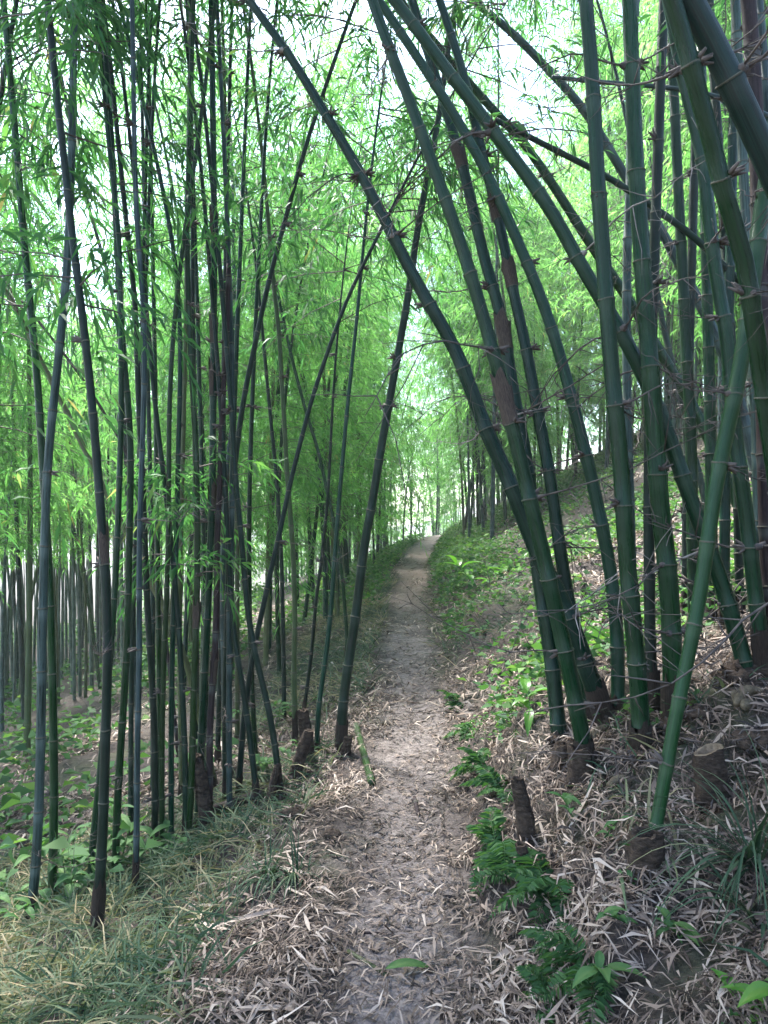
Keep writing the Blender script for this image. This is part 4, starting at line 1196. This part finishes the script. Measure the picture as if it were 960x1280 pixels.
# ------------------------------------------------------------------ stumps, rhizomes, cut poles, twigs
def stump(px, py, wpx, hpx, label, seed, tilt=(0, 0), taper=0.85, rings=4, cutcol=True, slant=0.0, name='bamboo_stump'):
    g = np.random.default_rng(seed)
    p = hit(px, py); d = p.y
    rad = wpx / 2 / FPX * d; H = hpx / FPX * d
    r = thing(name, p, label, 'stump')
    sides = 24; rows = rings * 3 + 1
    V = []
    for i in range(rows):
        t = i / (rows - 1)
        ringb = 1.07 if i % 3 == 0 and 0 < i < rows - 1 else 1.0
        for k in range(sides):
            a = 2 * math.pi * k / sides
            rr = rad * (1.12 - (1.12 - taper) * t) * ringb * (1 + 0.10 * math.sin(2 * a + seed) + 0.22 * float(vn(a * 2.1 + seed * 5.0, t * 4.0)) + g.normal(0, 0.035) + 0.05 * math.sin(9 * a + seed))
            top = (slant * math.cos(a) + (0 if cutcol else 0.5 * float(vn(math.cos(a) * 2.6 + seed * 9.0, math.sin(a) * 1.6)))) * rad if i == rows - 1 else 0
            V.append((rr * math.cos(a) + tilt[0] * H * t * (0.6 + 0.4 * t), rr * math.sin(a) + tilt[1] * H * t, -0.06 + (H + 0.06) * t + top))
    F = [(i * sides + k, i * sides + (k + 1) % sides, (i + 1) * sides + (k + 1) % sides, (i + 1) * sides + k) for i in range(rows - 1) for k in range(sides)]
    link('bark', mesh_np('bark', np.array(V), np.array(F), [M_STUMP], smooth=True), r)
    topr = np.array(V[-sides:])
    c = topr.mean(0)
    inner = c + (topr - c) * 0.72; deep = inner - np.array([0, 0, rad * 0.5])
    CV = np.vstack([topr, inner, deep, c - np.array([0, 0, rad * 0.5])])
    CF = [(k, (k + 1) % sides, sides + (k + 1) % sides, sides + k) for k in range(sides)]
    CF += [(sides + k, sides + (k + 1) % sides, 2 * sides + (k + 1) % sides, 2 * sides + k) for k in range(sides)]
    CT = [(2 * sides + k, 2 * sides + (k + 1) % sides, 3 * sides) for k in range(sides)]
    link('cut_face', mesh_np('cut_face', CV, [np.array(CF), np.array(CT)], [M_CUT if cutcol else M_STUMP]), r)
    # root fibres round the foot
    acc = Acc()
    for k in range(16):
        a = g.uniform(0, 6.28)
        q = np.array([math.cos(a), math.sin(a), 0])
        P = np.array([q * rad * 0.9 + [0, 0, 0.03], q * rad * 1.3 + [0, 0, 0.0], q * rad * 1.7 + [0, 0, -0.05]])
        acc.tube(P, [0.004, 0.003, 0.0015], 4)
    link('roots', acc.mesh('roots', [M_TWIG]), r, kind='stuff')
    return r
stump(806, 1096, 42, 48, 'short thick cut stump from which the fresh green culm slants', 1, (0.05, 0), 0.9, 3, False)
stump(893, 1004, 38, 66, 'dark upright stump with a pale slanted cut top', 2, (-0.12, 0), 0.82, 4, True, 0.35)
stump(662, 1058, 22, 80, 'thin rotten brown stump leaning on the bank among ferns', 3, (-0.2, 0), 0.7, 4, False)
stump(728, 985, 34, 48, 'knobbly dark stump at the foot of the arching culms', 4, (-0.1, 0), 0.8, 3, False)
stump(700, 965, 26, 34, 'low dark stump beside the slim green culm foot', 5, (0.1, 0), 0.85, 3, False)
stump(660, 1100, 18, 36, 'small stub under the thin rotten stump', 6, (-0.25, 0), 0.8, 2, False)
stump(430, 948, 12, 26, 'small black stub at the foot of the dark leaning culm', 7, (0.2, 0), 0.8, 2, False)
stump(385, 950, 16, 62, 'dark mossy stump near the path end of the downhill clump', 8, (-0.1, 0), 0.75, 4, False)
stump(366, 975, 16, 60, 'leaning brown stump beside the swept culm foot', 9, (0.35, 0), 0.8, 4, False)
stump(335, 1008, 12, 50, 'thin brown broken stump by the swept culm', 10, (0.25, 0), 0.8, 4, False)
stump(262, 1035, 22, 90, 'ragged brown stump in the heart of the downhill clump', 11, (-0.2, 0), 0.7, 4, False)

def root_mass(px, py, wpx, label, seed):
    """dark knotted root mound at a clump foot: lumpy body, root strands running down it"""
    g = np.random.default_rng(seed + 300)
    p = hit(px, py); rad = wpx / 2 / FPX * p.y
    r = thing('root_mass', p, label, 'roots', 'root masses of the uphill clump')
    lat, lon = 9, 20
    def rr_(th, ph):
        return rad * (0.85 + 0.7 * float(vn(math.cos(ph) * 2.2 + seed * 7, math.sin(ph) * 2.2 + th * 2.4)) + 0.35 * float(vn(ph * 5 + seed, th * 6)))
    V = []
    for i in range(lat + 1):
        th = math.pi * 0.62 * i / lat
        for k in range(lon):
            ph = 2 * math.pi * k / lon
            q = rr_(th, ph if i else 0)
            V.append((q * math.sin(th) * math.cos(ph), q * math.sin(th) * math.sin(ph) * 0.8, q * math.cos(th) * 0.55))
    F = [(i * lon + k, (i + 1) * lon + k, (i + 1) * lon + (k + 1) % lon, i * lon + (k + 1) % lon) for i in range(lat) for k in range(lon)]
    link('root_mound', mesh_np('root_mound', np.array(V), np.array(F), [M_STUMP], smooth=True), r)
    acc = Acc()
    for k in range(34):
        ph = g.uniform(0, 6.28); t0 = g.uniform(0.1, 0.6); n = 6
        P = []
        for j in range(n):
            th = math.pi * (t0 + (0.72 - t0) * j / (n - 1)); q = rr_(th, ph) * 1.03
            P.append((q * math.sin(th) * math.cos(ph), q * math.sin(th) * math.sin(ph) * 0.8, q * math.cos(th) * 0.55)); ph += g.normal(0, 0.12)
        acc.tube(np.array(P), np.linspace(0.005, 0.0018, n) * g.uniform(0.6, 1.3), 4)
    link('roots', acc.mesh('roots', [M_TWIG]), r, kind='stuff')
for k, (px, py, w_, lb) in enumerate([
        (738, 962, 62, 'dark root mass under the brown bent culm foot'), (702, 930, 44, 'root mass under the slim green culm beside the sapling'),
        (802, 950, 54, 'root mass under the thick upright culm facing the path'), (842, 912, 62, 'root mass under the thickest upright culm'),
        (770, 905, 46, 'root mass under the clean green curving culm'), (932, 852, 84, 'wide root mass above the pale rhizomes'),
        (880, 905, 56, 'root mass behind the dark stump with the pale cut'), (955, 940, 70, 'root mass on the bank beyond the pale rhizomes')]):
    root_mass(px, py, w_, lb, k)

def rhizome(px, py, wpx, lpx, label, rot, seed):
    g = np.random.default_rng(seed)
    p = hit(px, py); d = p.y
    rad = wpx / 2 / FPX * d; L = lpx / FPX * d
    n = 16; s = np.linspace(0, 1, n)
    L *= 1.25; rad *= 0.85
    P = np.stack([L * (s - 0.5), 0.22 * L * np.sin(s * 2.6), 0.16 * L * np.sin(s * 3)], -1)
    R = rad * np.sin(np.pi * np.clip(0.10 + 0.86 * s, 0, 1)) ** 0.55 * np.where(np.arange(n) % 3 == 0, 0.93, 1.03)
    V, Q_, T, _, _ = tube(P, R, 12, True, (0, 0, 1.0))
    o = link('rhizome', mesh_np('rhizome', V, [Q_, T], [M_RHIZ], smooth=True), label=label, cat='rhizome', group='exposed rhizomes')
    o.location = p + Vector((0, -rad * 0.2, rad * 0.35))
    o.rotation_euler = rot
rhizome(938, 880, 17, 34, 'upper pale knobbly rhizome exposed under the culm feet', (0, -0.35, 0.2), 1)
rhizome(942, 893, 17, 32, 'pale rhizome knob tucked under the upper one', (0, 0.3, 0.5), 2)
rhizome(921, 898, 16, 30, 'ringed pale rhizome standing upright beside the other two', (0, 1.35, 0), 3)
rhizome(752, 928, 14, 32, 'cream coloured pointed shoot beside the arching culm feet', (0, -0.9, 0.2), 4)
rhizome(777, 985, 15, 28, 'stubby yellowish rhizome under the thick upright culm', (0, -0.1, 0), 5)

def pole(a, b, wpx, mat, label, name='cut_bamboo_pole', cat='pole', lift=0.0):
    A = hit(*a); B = hit(*b)
    n = 16
    P = np.array([np.array(A) * (1 - t) + np.array(B) * t for t in np.linspace(0, 1, n)])
    rad = wpx / 2 / FPX * A.y
    P[:, 2] += rad * 0.8 + lift
    L = float(np.linalg.norm(P[-1] - P[0]))
    r = thing(name, Vector(P[0]), label, cat)
    me, nodes = culm_mesh('stem', P - P[0], np.full(n, rad), max(0.22, L / 5), mat, 10)
    link('stem', me, r)
    for (p, t, rr) in nodes:
        o = link('node', ME_NODE, r); o.matrix_local = frame(p, t, (rr, rr, 0.02))
pole((465, 984), (445, 910), 10, M_BRIGHT, 'cut green bamboo pole lying along the path edge')
pole((22, 1058), (94, 1030), 9, M_DEAD, 'dry brown bamboo pole lying on the open slope below the clump')
pole((25, 1045), (60, 1048), 7, M_DEAD, 'grey split pole lying alongside the dry brown one')
pole((330, 1000), (255, 1028), 13, M_DEAD, 'dark rotten bamboo log lying against the clump feet')
pole((522, 1115), (572, 1126), 4, M_DEAD, 'thin dark stick lying across the trail', 'fallen_stick', 'stick')
pole((452, 1172), (480, 1174), 4, M_DEAD, 'short straw coloured stick on the trail', 'fallen_stick', 'stick')
pole((435, 1197), (484, 1222), 6, M_OLIVE, 'greenish yellow twig ending at a green sheath on the trail', 'fallen_stick', 'stick')
pole((518, 1002), (523, 1024), 5, M_DEAD, 'pale bark sliver pressed into the trail', 'fallen_stick', 'stick')

# green culm sheath on the trail
p = hit(500, 1222)
sh = broad_leaf_mesh(0.17, 0.035, 9, M_PLANT)
sh.name = 'fallen_sheath'
o = link('fallen_sheath', sh, label='green boat shaped sheath lying on the bare trail', cat='sheath')
o.location = p + Vector((-0.05, 0, 0.03)); o.rotation_euler = (0.3, -0.05, 0.12)

# large loose dry sheaths and leaves that can be told apart
def dry_piece(L, W, seed):
    g = np.random.default_rng(seed)
    n = 6; s = np.linspace(0, 1, n)
    w = W * np.clip(np.sin(np.pi * (0.12 + 0.85 * s)), 0.05, 1) * 0.5
    z = g.normal(0, 0.04) * L * np.sin(s * 3.1) + g.uniform(0.02, 0.12) * L * s ** 2
    V = []
    for i in range(n):
        for o_ in (-1, 0, 1):
            V.append((L * (s[i] - .5), o_ * w[i] + g.normal(0, W * .05), z[i] + (o_ != 0) * w[i] * g.uniform(0.2, 0.6)))
    F = [(i * 3 + k, i * 3 + k + 1, (i + 1) * 3 + k + 1, (i + 1) * 3 + k) for i in range(n - 1) for k in (0, 1)]
    return mesh_np('dry_sheath', np.array(V), np.array(F), [M_LITTER], {'lv': ('FLOAT', np.full(len(V), g.uniform(0.6, 0.95)))}, smooth=True)
PIECES = [dry_piece([0.16, 0.22, 0.13, 0.19, 0.25, 0.11][k], [0.022, 0.028, 0.026, 0.018, 0.035, 0.03][k], 60 + k) for k in range(6)]
gd = np.random.default_rng(12)
def loose(n, y0, y1, u0, u1, label, group):
    for k in range(n):
        y = gd.uniform(y0, y1); u = gd.uniform(u0, u1); x = u + float(xc(y))
        z, nn, dx, dy = hn(np.array([x]), np.array([y]))
        o = link('dry_sheath', PIECES[int(gd.integers(0, 6))], label=label, cat='dry leaf', group=group)
        q = Vector((0, 0, 1)).rotation_difference(Vector(nn[0]))
        o.location = (x, y, float(z[0]) + gd.uniform(0.012, 0.035))
        o.rotation_mode = 'QUATERNION'
        o.rotation_quaternion = q @ Quaternion((0, 0, 1), gd.uniform(0, 6.28)) @ Quaternion((1, 0, 0), gd.normal(0, 0.25))
        s = gd.uniform(0.5, 0.95); o.scale = (s, s * 0.8, s)
loose(150, 1.7, 4.2, 0.62, 1.9, 'large pale dry sheath lying loose on the steep bank', 'dry sheaths on the bank')
loose(40, 1.9, 3.6, 0.28, 0.62, 'broad tan dry leaf fallen where the bank meets the trail', 'dry leaves at the trail edge')
loose(50, 1.9, 3.6, -1.05, -0.3, 'tan dry leaf lying on the brown brow between trail and grass', 'dry leaves on the brow')

# dark earth clods on the brow
def clod(px, py, wpx, label, seed):
    g = np.random.default_rng(seed)
    p = hit(px, py); rad = wpx / 2 / FPX * p.y
    lat, lon = 7, 10
    V = []
    for i in range(lat + 1):
        th = math.pi * i / lat
        for k in range(lon):
            ph = 2 * math.pi * k / lon
            rr = rad * (1 + 0.35 * (float(vn(np.array(ph * 1.3 + seed * 3), np.array(th * 2.0))) ) + g.normal(0, 0.05))
            V.append((rr * math.sin(th) * math.cos(ph) * 1.4, rr * math.sin(th) * math.sin(ph), rr * math.cos(th) * 0.7))
    F = [(i * lon + k, (i + 1) * lon + k, (i + 1) * lon + (k + 1) % lon, i * lon + (k + 1) % lon) for i in range(lat) for k in range(lon)]
    o = link('earth_clod', mesh_np('earth_clod', np.array(V), np.array(F), [M_STUMP], smooth=True), label=label, cat='clod')
    o.location = p + Vector((0, 0, rad * 0.25))
clod(366, 1022, 22, 'dark earth clod on the brow near the swept culm', 1)
clod(415, 1045, 16, 'small dark clod on the brow close to the trail', 2)
clod(395, 1022, 12, 'smallest earth clod between two larger ones on the brow', 3)

# ------------------------------------------------------------------ haze: the damp air of the valley
if HAZE > 0:
    m, nt = new_mat('damp_air')
    pv = N(nt, 'ShaderNodeVolumePrincipled')
    pv.inputs['Color'].default_value = (0.90, 0.95, 1.0, 1)
    pv.inputs['Density'].default_value = HAZE
    pv.inputs['Anisotropy'].default_value = 0.3
    o = N(nt, 'ShaderNodeOutputMaterial'); nt.links.new(pv.outputs[0], o.inputs['Volume'])
    x0, x1, y0, y1, z0, z1 = -402, 402, -42, 402, -22, 30
    V = np.array([(x, y, z) for z in (z0, z1) for y in (y0, y1) for x in (x0, x1)], float)
    F = np.array([(0, 2, 3, 1), (4, 5, 7, 6), (0, 1, 5, 4), (2, 6, 7, 3), (0, 4, 6, 2), (1, 3, 7, 5)])
    link('haze', mesh_np('haze', V, F, [m]), kind='stuff', label='thin pale mist hanging through the whole valley and grove', cat='haze')
